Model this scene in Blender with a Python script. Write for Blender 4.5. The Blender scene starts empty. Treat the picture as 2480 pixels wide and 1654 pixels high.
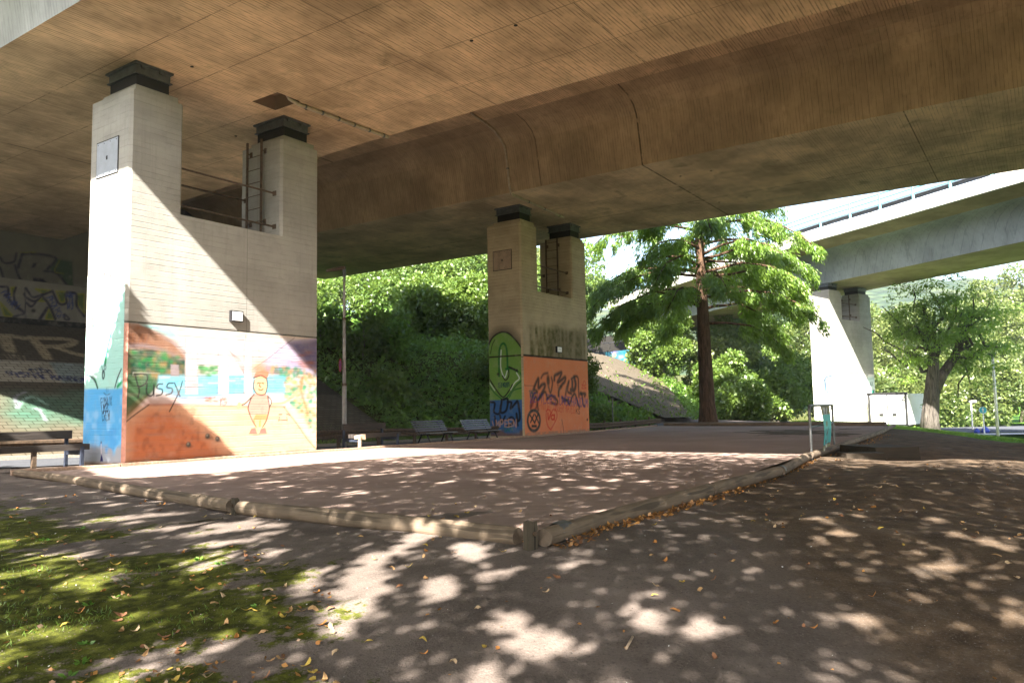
import bpy, math
import numpy as np
from mathutils import Matrix, Vector
from math import sin, cos, tan, pi, radians as R

# ------------------------------------------------------------------ camera, sky, sun, exposure
SC = bpy.context.scene
COL = SC.collection
rng = np.random.default_rng(11)
W0, H0, FPX = 2480.0, 1654.0, 1898.7
PITCH, ROLL, HC = 0.0871, -0.0191, 1.15
_cp, _sp = cos(PITCH), sin(PITCH)
FW = np.array([0, _cp, _sp]); _up = np.array([0, -_sp, _cp]); _rt = np.array([1.0, 0, 0])
RT = cos(ROLL) * _rt + sin(ROLL) * _up
UP = -sin(ROLL) * _rt + cos(ROLL) * _up
CAM = np.array([0, 0, HC])
cd = bpy.data.cameras.new('camera')
cam = bpy.data.objects.new('camera', cd); COL.objects.link(cam)
cd.sensor_width = 36.0; cd.lens = FPX / W0 * 36.0; cd.clip_start = 0.05; cd.clip_end = 6000
cam.matrix_world = Matrix(((RT[0], UP[0], -FW[0], 0), (RT[1], UP[1], -FW[1], 0), (RT[2], UP[2], -FW[2], HC), (0, 0, 0, 1)))
SC.camera = cam

SUN_AZ, SUN_EL = R(16.0), R(38.4)          # direction the light travels in plan (from +Y towards +X), height of the sun
SUND = np.array([sin(SUN_AZ) * cos(SUN_EL), cos(SUN_AZ) * cos(SUN_EL), -sin(SUN_EL)])
world = bpy.data.worlds.new('World'); SC.world = world; world.use_nodes = True
wn = world.node_tree; wn.nodes.clear()
wo = wn.nodes.new('ShaderNodeOutputWorld'); bg = wn.nodes.new('ShaderNodeBackground'); sky = wn.nodes.new('ShaderNodeTexSky')
sky.sky_type = 'NISHITA'; sky.sun_disc = False; sky.sun_elevation = SUN_EL
sky.sun_rotation = math.atan2(-SUND[0], -SUND[1]); sky.air_density = 1.0; sky.dust_density = 2.5; sky.ozone_density = 1.0
bg.inputs[1].default_value = 0.075
wn.links.new(sky.outputs[0], bg.inputs[0]); wn.links.new(bg.outputs[0], wo.inputs[0])
sd = bpy.data.lights.new('sun', 'SUN'); sd.energy = 4.8; sd.angle = R(0.53); sd.color = (1.0, 0.93, 0.82)
sun = bpy.data.objects.new('sun', sd); COL.objects.link(sun)
sun.rotation_euler = Vector(SUND).to_track_quat('-Z', 'Y').to_euler()
sun.location = (0, -30, 40)
SC.view_settings.view_transform = 'Standard'; SC.view_settings.look = 'None'
SC.view_settings.exposure = 2.92; SC.view_settings.gamma = 1.0; SC.view_settings.use_curve_mapping = False
SC.render.engine = 'CYCLES'
SC.cycles.max_bounces = 8; SC.cycles.diffuse_bounces = 5; SC.cycles.transmission_bounces = 4
SC.cycles.sample_clamp_indirect = 8.0
try:
    SC.cycles.use_denoising = True
except Exception:
    pass

# ------------------------------------------------------------------ frames
AZ = 0.5957
THETA = pi / 2 - AZ
U = np.array([sin(AZ), cos(AZ), 0.0]); V = np.array([-cos(AZ), sin(AZ), 0.0])
def uvw(u, v, z=0.0): return U * u + V * v + np.array([0, 0, z])
def to_uv(x, y): return x * U[0] + y * U[1], x * V[0] + y * V[1]
def ray(px, py):
    return FW + RT * (px - W0 / 2) / FPX - UP * (py - H0 / 2) / FPX
def hit_z(px, py, z): d = ray(px, py); return CAM + d * ((z - HC) / d[2])
def hit_y(px, py, y): d = ray(px, py); return CAM + d * (y / d[1])

# ------------------------------------------------------------------ object helpers
def tag(o, label=None, cat=None, group=None, kind=None):
    if label: o['label'] = label
    if cat: o['category'] = cat
    if group: o['group'] = group
    if kind: o['kind'] = kind
    return o
def empty(name, loc, rz=0.0, label=None, cat=None, group=None, kind=None):
    o = bpy.data.objects.new(name, None); COL.objects.link(o)
    o.empty_display_size = 0.2
    o.location = loc; o.rotation_euler = (0, 0, rz)
    return tag(o, label, cat, group, kind)
def mesh_np(name, V_, F_, mat=None, parent=None, smooth=False, loc=None, attrs=None):
    """V_ (n,3) array, F_ (m,k) array or list of faces"""
    me = bpy.data.meshes.new(name)
    V_ = np.asarray(V_, dtype=np.float32)
    if isinstance(F_, np.ndarray):
        m, k = F_.shape
        me.vertices.add(len(V_)); me.vertices.foreach_set('co', V_.ravel())
        me.loops.add(m * k); me.loops.foreach_set('vertex_index', F_.astype(np.int32).ravel())
        me.polygons.add(m)
        me.polygons.foreach_set('loop_start', np.arange(0, m * k, k, dtype=np.int32))
        me.polygons.foreach_set('loop_total', np.full(m, k, dtype=np.int32))
        me.update(calc_edges=True)
    else:
        me.from_pydata(V_.tolist(), [], F_)
        me.update()
    if smooth:
        me.polygons.foreach_set('use_smooth', np.ones(len(me.polygons), dtype=bool))
    if attrs:
        for an, (dom, typ, data) in attrs.items():
            a = me.attributes.new(an, typ, dom)
            a.data.foreach_set('color' if 'COLOR' in typ else 'value', np.asarray(data, dtype=np.float32).ravel())
    if mat is not None:
        for m_ in (mat if isinstance(mat, (list, tuple)) else [mat]): me.materials.append(m_)
    o = bpy.data.objects.new(name, me); COL.objects.link(o)
    if parent is not None: o.parent = parent
    if loc is not None: o.location = loc
    return o
class MB:
    def __init__(s): s.v = []; s.f = []
    def add(s, vs, fs):
        n = len(s.v); s.v += [tuple(map(float, p)) for p in vs]; s.f += [tuple(i + n for i in f) for f in fs]; return s
    def box(s, x0, x1, y0, y1, z0, z1):
        return s.add([(x0,y0,z0),(x1,y0,z0),(x1,y1,z0),(x0,y1,z0),(x0,y0,z1),(x1,y0,z1),(x1,y1,z1),(x0,y1,z1)],
                     [(0,3,2,1),(4,5,6,7),(0,1,5,4),(1,2,6,5),(2,3,7,6),(3,0,4,7)])
    def bbox(s, x0, x1, y0, y1, z0, z1, b):
        """box with chamfered vertical edges"""
        P = [(x0+b,y0),(x1-b,y0),(x1,y0+b),(x1,y1-b),(x1-b,y1),(x0+b,y1),(x0,y1-b),(x0,y0+b)]
        return s.prism(P, z0, z1)
    def prism(s, P, z0, z1):
        n = len(P)
        return s.add([(p[0],p[1],z0) for p in P] + [(p[0],p[1],z1) for p in P],
                     [tuple(range(n-1,-1,-1)), tuple(range(n,2*n))] + [(i,(i+1)%n,n+(i+1)%n,n+i) for i in range(n)])
    def sweep(s, prof, path, closed=True, caps=True):
        """prof: list of points (list of arrays) per station, already in 3D: path is list of such rings"""
        rings = path; n = len(rings[0]); base = len(s.v)
        for r_ in rings: s.v += [tuple(map(float, p)) for p in r_]
        for k in range(len(rings)-1):
            for i in range(n if closed else n-1):
                j = (i+1) % n
                s.f.append((base+k*n+i, base+k*n+j, base+(k+1)*n+j, base+(k+1)*n+i))
        if caps and closed:
            s.f.append(tuple(base+i for i in range(n-1,-1,-1)))
            s.f.append(tuple(base+(len(rings)-1)*n+i for i in range(n)))
        return s
    def tube(s, pts, rad, n=8, caps=True):
        pts = [np.array(p, float) for p in pts]
        rs = rad if hasattr(rad, '__len__') else [rad]*len(pts)
        rings = []; ref = None
        for i, p in enumerate(pts):
            t = (pts[min(i+1,len(pts)-1)] - pts[max(i-1,0)]); t = t/ (np.linalg.norm(t)+1e-9)
            if ref is None:
                ref = np.array([0,0,1.0]) if abs(t[2]) < .9 else np.array([1.0,0,0])
            a = np.cross(t, ref); a /= np.linalg.norm(a)+1e-9; b = np.cross(a, t); ref = b
            rings.append([p + rs[i]*(cos(2*pi*k/n)*a + sin(2*pi*k/n)*b) for k in range(n)])
        return s.sweep(None, rings, True, caps)
    def build(s, name, mat=None, parent=None, smooth=False, loc=None):
        return mesh_np(name, np.array(s.v, dtype=np.float32), s.f, mat, parent, smooth, loc)
def auto_smooth(o, ang=40):
    me = o.data
    me.polygons.foreach_set('use_smooth', np.ones(len(me.polygons), dtype=bool))
    try: me.set_sharp_from_angle(angle=R(ang))
    except Exception: pass
    return o
def clone(o, parent=None):
    c = o.copy(); COL.objects.link(c); c.parent = parent
    for ch in list(o.children): clone(ch, c)
    return c

# ------------------------------------------------------------------ material helpers
class NT:
    def __init__(s, name):
        s.m = bpy.data.materials.new(name); s.m.use_nodes = True; s.t = s.m.node_tree; s.t.nodes.clear()
        s.out = s.t.nodes.new('ShaderNodeOutputMaterial')
    def n(s, typ, **kw):
        nd = s.t.nodes.new(typ)
        for k, v in kw.items(): setattr(nd, k, v)
        return nd
    def l(s, a, b): s.t.links.new(a, b)
    def _in(s, sock, v):
        if isinstance(v, bpy.types.NodeSocket): s.l(v, sock)
        elif isinstance(v, (tuple, list)) and len(v) == 3 and sock.type == 'RGBA': sock.default_value = (*v, 1)
        else: sock.default_value = v
    def math(s, op, a, b=None, c=None, clamp=False):
        nd = s.n('ShaderNodeMath', operation=op, use_clamp=clamp)
        s._in(nd.inputs[0], a)
        if b is not None: s._in(nd.inputs[1], b)
        if c is not None: s._in(nd.inputs[2], c)
        return nd.outputs[0]
    def mix(s, f, a, b, blend='MIX'):
        nd = s.n('ShaderNodeMix', data_type='RGBA', blend_type=blend, clamp_factor=True)
        s._in(nd.inputs[0], f); s._in(nd.inputs[6], a); s._in(nd.inputs[7], b)
        return nd.outputs[2]
    def smooth(s, x, a, b):
        nd = s.n('ShaderNodeMapRange', interpolation_type='SMOOTHSTEP')
        s._in(nd.inputs[0], x); s._in(nd.inputs[1], a); s._in(nd.inputs[2], b)
        return nd.outputs[0]
    def coord(s, kind='Object'):
        return s.n('ShaderNodeTexCoord').outputs[kind]
    def scale(s, vec, sc):
        nd = s.n('ShaderNodeVectorMath', operation='MULTIPLY'); s._in(nd.inputs[0], vec); nd.inputs[1].default_value = sc
        return nd.outputs[0]
    def sep(s, vec):
        nd = s.n('ShaderNodeSeparateXYZ'); s.l(vec, nd.inputs[0]); return nd.outputs
    def noise(s, vec, scale=1.0, detail=3.0, rough=.55, dist=0.0):
        nd = s.n('ShaderNodeTexNoise'); s._in(nd.inputs['Vector'], vec)
        nd.inputs['Scale'].default_value = scale; nd.inputs['Detail'].default_value = detail
        nd.inputs['Roughness'].default_value = rough; nd.inputs['Distortion'].default_value = dist
        return nd.outputs['Fac']
    def white(s, val):
        nd = s.n('ShaderNodeTexWhiteNoise', noise_dimensions='1D'); s._in(nd.inputs['W'], val); return nd.outputs['Value']
    def voro(s, vec, scale, feature='F1'):
        nd = s.n('ShaderNodeTexVoronoi', feature=feature); s._in(nd.inputs['Vector'], vec); nd.inputs['Scale'].default_value = scale
        return nd.outputs
    def attr(s, name): return s.n('ShaderNodeAttribute', attribute_name=name).outputs
    def bump(s, h, strength=.3, dist=.01):
        nd = s.n('ShaderNodeBump'); nd.inputs['Strength'].default_value = strength; nd.inputs['Distance'].default_value = dist
        s._in(nd.inputs['Height'], h); return nd.outputs[0]
    def bsdf(s, col, rough=.85, metal=0.0, normal=None, spec=.3):
        b = s.n('ShaderNodeBsdfPrincipled'); s._in(b.inputs['Base Color'], col); s._in(b.inputs['Roughness'], rough)
        s._in(b.inputs['Metallic'], metal); b.inputs['Specular IOR Level'].default_value = spec
        if normal is not None: s.l(normal, b.inputs['Normal'])
        s.l(b.outputs[0], s.out.inputs[0]); return s.m
def shade3(c, k): return tuple(min(1.0, x * k) for x in c)

def concrete(name, base, board=None, boardw=.12, line=.5, streak=0.0, joints=(), stain=(.10,.11,.06), stainamt=.25, paint=False, grime=.5, tone=.25, lw=.40):
    m = NT(name); co = m.coord('Object'); x, y, z = m.sep(co)
    ax = {'x': x, 'y': y, 'z': z}
    big = m.noise(co, .45, 4, .6); med = m.noise(co, 2.6, 5, .65); fine = m.noise(co, 26, 4, .7)
    col = m.mix(m.smooth(big, .3, .7), shade3(base, 1 - tone * .8), shade3(base, 1 + tone * .5))
    col = m.mix(m.math('MULTIPLY', m.smooth(med, .45, .75), .35), col, shade3(base, .62))
    h = m.math('MULTIPLY', fine, .35)
    if board:
        t = m.math('DIVIDE', ax[board], boardw)
        fr = m.math('FRACT', t); fl = m.math('FLOOR', t)
        rnd = m.white(fl)
        col = m.mix(m.math('MULTIPLY', m.math('ABSOLUTE', m.math('SUBTRACT', rnd, .5)), .28), col, m.mix(rnd, shade3(base, .6), shade3(base, 1.35)))
        ed = m.math('ABSOLUTE', m.math('SUBTRACT', fr, .5))
        # stretch a noise along the boards so the joint lines break up
        st = {'x': (9, 1.1, 1.1), 'y': (1.1, 9, 1.1), 'z': (1.1, 1.1, 9)}[board]
        brk = m.noise(m.scale(co, st), 1.0, 4, .7)
        ln = m.math('MULTIPLY', m.smooth(ed, lw, .48), m.smooth(brk, .40, .58))
        col = m.mix(m.math('MULTIPLY', ln, line), col, shade3(base, .18))
        h = m.math('SUBTRACT', m.math('ADD', h, m.math('MULTIPLY', rnd, .6)), m.math('MULTIPLY', ln, 1.2))
    if streak:
        sv = m.noise(m.scale(co, (7, 7, .35)), 1.0, 5, .7)
        col = m.mix(m.math('MULTIPLY', m.smooth(sv, .5, .72), streak), col, shade3(base, .45))
    for a_, p_, w_ in joints:
        d = m.math('ABSOLUTE', m.math('SUBTRACT', ax[a_], p_))
        jn = m.math('SUBTRACT', 1.0, m.smooth(d, w_ * .3, w_))
        col = m.mix(m.math('MULTIPLY', jn, m.smooth(m.noise(co, 3, 2), .3, .5)), col, shade3(base, .3))
        h = m.math('SUBTRACT', h, jn)
    sn = m.noise(m.scale(co, (1, 1, .5)), .8, 5, .65, .6)
    col = m.mix(m.math('MULTIPLY', m.smooth(sn, .55, .75), stainamt), col, stain)
    pit = m.voro(co, 9)[0]
    col = m.mix(m.math('MULTIPLY', m.math('SUBTRACT', 1.0, m.smooth(pit, .04, .09)), grime * .6), col, shade3(base, .25))
    if paint:
        at = m.attr('paint'); 
        pc = m.mix(m.math('MULTIPLY', m.smooth(med, .45, .8), .22), at[0], shade3((.5, .45, .4), .8))
        col = m.mix(at[3], col, pc)
    return m.bsdf(col, .88, normal=m.bump(h, .5, .012), spec=.2)

CB = (.36, .315, .25)
M = {}
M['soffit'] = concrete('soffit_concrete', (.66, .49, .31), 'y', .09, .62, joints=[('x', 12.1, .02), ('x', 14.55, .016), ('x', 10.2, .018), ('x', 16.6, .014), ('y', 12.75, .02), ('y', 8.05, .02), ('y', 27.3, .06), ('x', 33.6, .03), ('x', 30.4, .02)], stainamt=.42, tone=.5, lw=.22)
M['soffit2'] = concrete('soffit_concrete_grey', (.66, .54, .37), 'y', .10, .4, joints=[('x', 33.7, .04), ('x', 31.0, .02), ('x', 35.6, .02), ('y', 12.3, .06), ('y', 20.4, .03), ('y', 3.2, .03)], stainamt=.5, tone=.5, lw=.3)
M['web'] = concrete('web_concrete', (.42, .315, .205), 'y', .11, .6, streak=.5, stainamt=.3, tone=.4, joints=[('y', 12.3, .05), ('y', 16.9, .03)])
M['fascia'] = concrete('fascia_concrete', (.42, .44, .45), 'y', .12, .35, streak=.35)
M['pier'] = concrete('pier_concrete', (.34, .332, .31), 'z', .145, .2, streak=.22, joints=[('z', 3.45, .022), ('x', 3.45, .008)], stainamt=.2, paint=False)
M['pier_paint'] = concrete('painted_pier_concrete', (.34, .332, .31), 'z', .145, .10, streak=.12, joints=[('z', 3.45, .022), ('x', 3.45, .008)], stainamt=.12, paint=True)
M['pier2'] = concrete('pier_concrete_warm', (.43, .36, .25), 'z', .145, .5, streak=.1, joints=[('z', 3.5, .022)], stainamt=.2)
M['pier2_paint'] = concrete('painted_pier_concrete_warm', (.43, .36, .25), 'z', .145, .15, streak=.1, joints=[('z', 3.5, .022)], stainamt=.12, paint=True)
M['ramp'] = concrete('ramp_concrete', (.40, .32, .21), None, stainamt=.35, tone=.3)
M['ramp_web'] = concrete('ramp_web_concrete', (.36, .39, .41), 'x', .25, .25, streak=.5, stainamt=.25)
M['edge'] = concrete('edge_concrete', (.62, .60, .56), None, streak=.25, stainamt=.1)
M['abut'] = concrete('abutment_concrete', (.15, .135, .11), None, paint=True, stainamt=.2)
def simple(name, col, rough=.6, metal=0.0, var=.25, sc=6.0, bump=.15, spec=.4, stretch=(1, 1, 1)):
    m = NT(name); co = m.scale(m.coord('Object'), stretch); nz = m.noise(co, sc, 5, .65)
    c = m.mix(m.smooth(nz, .3, .7), shade3(col, 1 - var), shade3(col, 1 + var * .6))
    return m.bsdf(c, rough, metal, m.bump(m.noise(co, sc * 6, 3), bump, .005), spec)
M['steel_dark'] = simple('dark_painted_steel', (.10, .11, .12), .5, .3)
M['rubber'] = simple('black_rubber', (.012, .012, .013), .7)
M['rust'] = simple('rusty_steel', (.11, .075, .05), .75, .2, .45, 12)
M['galv'] = simple('galvanised_steel', (.15, .155, .16), .45, .75, .25, 14)
M['plate'] = simple('pale_steel_plate', (.42, .46, .54), .5, .2, .1, 3)
M['plate_warm'] = simple('brown_plate', (.33, .25, .19), .7, 0, .2, 4)
M['white'] = simple('white_paint', (.8, .8, .8), .4, 0, .05)
M['black'] = simple('black_paint', (.015, .015, .018), .5, 0, .2)
M['pipe'] = simple('plastic_pipe', (.40, .34, .26), .5, 0, .2)
M['turq'] = simple('turquoise_paint', (.14, .34, .37), .5, 0, .1)
M['blue'] = simple('blue_plastic', (.02, .05, .35), .4, 0, .15)
M['red'] = simple('red_sign_paint', (.45, .02, .03), .4, 0, .1)
M['signblue'] = simple('blue_sign_paint', (.02, .09, .40), .4, 0, .1)
M['cyan'] = simple('cyan_sign_paint', (.03, .38, .50), .4, 0, .1)
M['dark'] = simple('dark_void', (.02, .018, .015), .9)
def wood(name, base, dark, axis='x', crack=.6, wet=.0):
    m = NT(name); co = m.coord('Object')
    st = {'x': (.6, 9, 9), 'y': (9, .6, 9), 'z': (9, 9, .6)}[axis]
    g = m.noise(m.scale(co, st), 2.2, 6, .65, .4); b = m.noise(co, 1.6, 4, .6); f = m.noise(m.scale(co, st), 9, 3, .7)
    c = m.mix(m.smooth(g, .3, .7), shade3(base, .75), shade3(base, 1.18))
    c = m.mix(m.math('MULTIPLY', m.smooth(b, .48, .7), .55), c, dark)
    ck = m.smooth(m.noise(m.scale(co, st), 1.1, 2, .5, .2), .60, .66)
    c = m.mix(m.math('MULTIPLY', ck, crack), c, shade3(dark, .35))
    h = m.math('SUBTRACT', m.math('ADD', g, m.math('MULTIPLY', f, .5)), ck)
    return m.bsdf(c, .8, normal=m.bump(h, .6, .008), spec=.25)
M['log'] = wood('weathered_log', (.19, .145, .105), (.09, .07, .052))
M['logend'] = simple('log_end_grain', (.13, .10, .075), .85, 0, .35, 9, .5)
M['stake'] = wood('old_stake_wood', (.075, .062, .045), (.04, .036, .03), 'z', .8)
M['bench_wood'] = wood('dark_bench_wood', (.05, .042, .038), (.03, .025, .022), 'x', .5)
M['bench_pale'] = wood('split_pale_wood', (.55, .42, .30), (.25, .17, .10), 'x', .5)
M['slat'] = simple('slat_dark_paint', (.075, .07, .075), .28, 0, .3, 10, .1, .8)
M['pole'] = simple('grey_pole_paint', (.36, .34, .33), .5, .1, .2, 8)
M['iron'] = simple('cast_iron', (.018, .017, .018), .55, .4)
M['bench_steel'] = simple('bench_steel', (.045, .055, .085), .5, .4, .3, 10)
def bark(name, base, scale=1.0):
    m = NT(name); co = m.scale(m.coord('Object'), (6 * scale, 6 * scale, .7 * scale))
    g = m.noise(co, 1.6, 6, .7, .8); b = m.noise(m.coord('Object'), .8, 3)
    c = m.mix(m.smooth(g, .35, .65), shade3(base, .35), shade3(base, 1.3))
    c = m.mix(m.math('MULTIPLY', m.smooth(b, .5, .7), .4), c, shade3(base, .7))
    return m.bsdf(c, .95, normal=m.bump(g, 1.0, .05), spec=.1)
M['bark_red'] = bark('redwood_bark', (.10, .062, .042))
M['bark'] = bark('furrowed_bark', (.10, .088, .078))
M['bark_pale'] = bark('pale_bark', (.24, .21, .16), .7)
def leafmat(name, dark, light, trans=.35, extra=None):
    m = NT(name); t = m.attr('tint')[2]
    c = m.mix(t, dark, light)
    d = m.n('ShaderNodeBsdfDiffuse'); m.l(c, d.inputs[0])
    tr = m.n('ShaderNodeBsdfTranslucent'); m.l(m.mix(.5, c, (.30, .42, .04), 'MIX') if extra is None else m.mix(.5, c, extra), tr.inputs[0])
    g = m.n('ShaderNodeBsdfGlossy'); g.inputs['Roughness'].default_value = .42; g.inputs[0].default_value = (.6, .62, .6, 1)
    x1 = m.n('ShaderNodeMixShader'); x1.inputs[0].default_value = trans; m.l(d.outputs[0], x1.inputs[1]); m.l(tr.outputs[0], x1.inputs[2])
    x2 = m.n('ShaderNodeMixShader'); x2.inputs[0].default_value = .07; m.l(x1.outputs[0], x2.inputs[1]); m.l(g.outputs[0], x2.inputs[2])
    m.l(x2.outputs[0], m.out.inputs[0]); return m.m
M['leaf'] = leafmat('broad_leaf', (.045, .10, .018), (.15, .23, .04), .38)
M['leaf_dark'] = leafmat('dark_leaf', (.05, .13, .02), (.18, .34, .05), .4)
M['leaf_meta'] = leafmat('feathery_needle_leaf', (.075, .17, .022), (.26, .40, .055), .58)
M['leaf_pale'] = leafmat('pale_autumn_leaf', (.055, .105, .028), (.18, .215, .06), .38, (.30, .38, .07))
M['leaf_shade'] = leafmat('shade_tree_leaf', (.03, .07, .015), (.07, .13, .025), .22)
M['fern'] = leafmat('fern_green', (.05, .15, .02), (.16, .34, .05), .4)
M['grass'] = leafmat('grass_blade', (.05, .11, .012), (.15, .24, .03), .35)
M['lawn_blade'] = leafmat('lawn_blade', (.07, .17, .015), (.15, .32, .03), .35)
M['fallen'] = leafmat('fallen_leaf', (.12, .05, .025), (.48, .24, .07), .2, (.5, .25, .05))
M['grit'] = simple('grey_grit', (.15, .125, .11), .9, 0, .6, 40)
M['litter'] = simple('pale_litter', (.5, .5, .48), .7)
def make_ground_mat():
    m = NT('park_ground'); co = m.coord('Object'); at = m.attr('mask')
    rgb = m.n('ShaderNodeSeparateColor'); m.l(at[0], rgb.inputs[0]); moss, brown, green = rgb.outputs
    big = m.noise(co, .5, 5, .6); med = m.noise(co, 3.0, 6, .65); fin = m.noise(co, 45, 3, .7); sp = m.voro(co, 70)[0]
    c = m.mix(m.smooth(big, .35, .65), (.125, .101, .089), (.205, .168, .150))
    c = m.mix(m.math('MULTIPLY', m.smooth(med, .4, .75), .6), c, (.085, .068, .060))
    bc = m.mix(m.smooth(med, .3, .7), (.065, .046, .032), (.145, .102, .068))
    c = m.mix(m.smooth(m.math('ADD', brown, m.math('MULTIPLY', m.math('SUBTRACT', big, .5), .8)), .3, .7), c, bc)
    c = m.mix(m.math('MULTIPLY', m.smooth(fin, .52, .72), .55), c, (.20, .175, .155))
    c = m.mix(m.math('MULTIPLY', m.math('SUBTRACT', 1.0, m.smooth(fin, .3, .45)), .5), c, (.035, .03, .027))
    c = m.mix(m.math('MULTIPLY', m.math('SUBTRACT', 1.0, m.smooth(sp, .10, .2)), .3), c, (.30, .27, .25))
    mo = m.smooth(m.math('ADD', moss, m.math('MULTIPLY', m.math('SUBTRACT', m.noise(co, 2.0, 7, .78), .5), 2.8)), .50, .68)
    mc = m.mix(m.smooth(m.noise(co, 9, 4, .7), .35, .65), (.036, .040, .008), (.098, .108, .016))
    pt_ = m.noise(co, .9, 6, .7, .8); c = m.mix(m.math('MULTIPLY', m.smooth(pt_, .52, .68), .45), c, (.19, .16, .14)); c = m.mix(m.math('MULTIPLY', m.math('SUBTRACT', 1.0, m.smooth(m.voro(co, 19)[0], .05, .12)), .55), c, (.03, .026, .024))
    c = m.mix(mo, c, mc)
    gc = m.mix(m.smooth(m.noise(co, 6, 5, .7), .3, .7), (.05, .13, .012), (.12, .26, .025))
    c = m.mix(m.smooth(m.math('ADD', green, m.math('MULTIPLY', m.math('SUBTRACT', med, .5), .4)), .4, .6), c, gc)
    h = m.math('ADD', m.math('MULTIPLY', fin, .6), m.math('ADD', m.math('MULTIPLY', med, 1.5), m.math('MULTIPLY', sp, .3)))
    return m.bsdf(c, .93, normal=m.bump(h, .55, .02), spec=.12)
M['ground'] = make_ground_mat()
def make_court_mat():
    m = NT('red_grit_court'); co = m.coord('Object')
    big = m.noise(co, .35, 5, .6); med = m.noise(m.scale(co, (1, 2.2, 1)), 2.2, 6, .65); fin = m.noise(co, 55, 3, .75)
    c = m.mix(m.smooth(big, .3, .7), (.27, .195, .168), (.36, .272, .236))
    c = m.mix(m.math('MULTIPLY', m.smooth(med, .4, .8), .6), c, (.205, .145, .122))
    c = m.mix(m.math('MULTIPLY', m.smooth(fin, .5, .75), .5), c, (.33, .26, .22))
    c = m.mix(m.math('MULTIPLY', m.math('SUBTRACT', 1.0, m.smooth(fin, .28, .42)), .5), c, (.07, .05, .045))
    return m.bsdf(c, .93, normal=m.bump(m.math('ADD', fin, med), .5, .015), spec=.12)
M['court'] = make_court_mat()
def flatmat(name, a, b, sc=30, c2=None):
    m = NT(name); co = m.coord('Object'); n1 = m.noise(co, sc, 4, .7); n2 = m.noise(co, .7, 4)
    c = m.mix(m.smooth(n1, .35, .65), a, b); c = m.mix(m.math('MULTIPLY', m.smooth(n2, .4, .7), .4), c, c2 or shade3(a, .8))
    return m.bsdf(c, .9, normal=m.bump(n1, .4, .01), spec=.2)
M['asphalt'] = flatmat('asphalt', (.055, .06, .072), (.10, .105, .12))
M['pavement'] = flatmat('pale_pavement', (.32, .31, .29), (.42, .41, .39))
M['kerb'] = flatmat('kerb_concrete', (.28, .26, .22), (.38, .35, .30), 20)
M['edging'] = flatmat('edging_board', (.26, .17, .12), (.40, .29, .22), 14)
M['soil'] = flatmat('slope_soil', (.035, .032, .018), (.085, .07, .04), 3)

# ------------------------------------------------------------------ terrain
CP = np.array([(0,0,-.45),(-4,1,-.5),(4,1,-.45),(0,-10,-.6),(-10,-5,-.6),(10,-5,-.6),(.3,6.7,-.07),(-2.8,9,-.07),(-5.3,11.3,-.06),(-8,13.8,-.05),(-11.2,16.8,-.04),
  (-5,6,-.26),(-9,9.5,-.2),(-14,14,-.12),(-2,4,-.4),(1.2,4.5,-.33),(3.2,10.6,-.08),(5.4,14,-.09),(7.2,17.2,-.08),(11.5,24.7,-.08),(14.5,29.9,-.06),(18.6,37,-.14),(8,10,-.26),(6,6,-.36),(14,14,-.42),(17,20,-.42),(12.5,19,-.2),
  (17,28,-.32),(19.6,30,-.64),(23,33,-.95),(17.9,33,-.30),(22,41,-.75),(25.9,52,-.62),(26,58,-.55),(28.4,50,-1.0),(33,50,-1.65),(34,58,-1.68),(28,63,-.9),(40,70,-1.5),(50,60,-2),(30,40,-1.4),
  (0,20,-.08),(5,30,-.08),(12,40,-.08),(-4,14,-.08),(8,22,-.08),(2,28,-.08),(-10,20,-.10),(-12,19,-.05),(-8.5,22,-.1),(-4,26,-.1),(0,31,-.12),(4,39,-.1),(9.5,49,-.08),(12.6,51,0.0),(18,46,-.1),(15,56,.0),(5,55,-.25),
  (-16,22,-.08),(-12,28,-.2),(-5,34,-.3),(1,43,-.38),(-22,22,-.1),(8,58,.0),(25,75,-.4),(20,68,-.1),(0,60,-.3),(-20,34,-.25)], float)
def _phi(r): return np.sqrt(r * r + 4.0)
_D = _phi(np.linalg.norm(CP[:, None, :2] - CP[None, :, :2], axis=2))
_n = len(CP); _A = np.zeros((_n + 3, _n + 3)); _A[:_n, :_n] = _D - np.eye(_n) * .03; _A[:_n, _n] = 1; _A[:_n, _n+1:] = CP[:, :2]; _A[_n, :_n] = 1; _A[_n+1:, :_n] = CP[:, :2].T
_w = np.linalg.solve(_A, np.concatenate([CP[:, 2], [0, 0, 0]]))
def toe_v(u): return np.interp(u, [-40, 35, 48, 60, 75, 110, 200], [27.6, 27.6, 22.5, 22.5, 25, 30, 60])
def near_z(x, y):
    x = np.asarray(x, float); y = np.asarray(y, float)
    z = np.zeros_like(x) + _w[_n] + _w[_n+1] * x + _w[_n+2] * y
    for i in range(_n): z = z + _w[i] * np.sqrt((x - CP[i,0])**2 + (y - CP[i,1])**2 + 4.0)
    # fade to a flat far level
    r = np.maximum(np.abs(x - 8) - 34, np.maximum(y - 72, -y - 10)); t = np.clip(r / 30, 0, 1); t = t*t*(3-2*t)
    return np.clip(z, -2.2, .3) * (1 - t) + (-1.6) * t
def ground_z(x, y):
    x = np.asarray(x, float); y = np.asarray(y, float)
    z = near_z(x, y)
    u, v = to_uv(x, y)
    h = np.clip((v - toe_v(u)) * .54, 0, 5.75)
    up = np.clip((v - toe_v(u) - 14) * .25, 0, 9) * np.clip((u - 19) / 6, 0, 1)
    return z + np.where(h > 0, h + up, 0)
def axis_coords(lo, hi, step, far, g=1.35):
    a = list(np.arange(lo, hi + 1e-6, step)); s = step
    r = [a[-1]]
    while r[-1] < far: s *= g; r.append(r[-1] + s)
    s = step; l_ = [a[0]]
    while l_[-1] > -far: s *= g; l_.append(l_[-1] - s)
    return np.array(l_[:0:-1] + a + r[1:])
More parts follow.
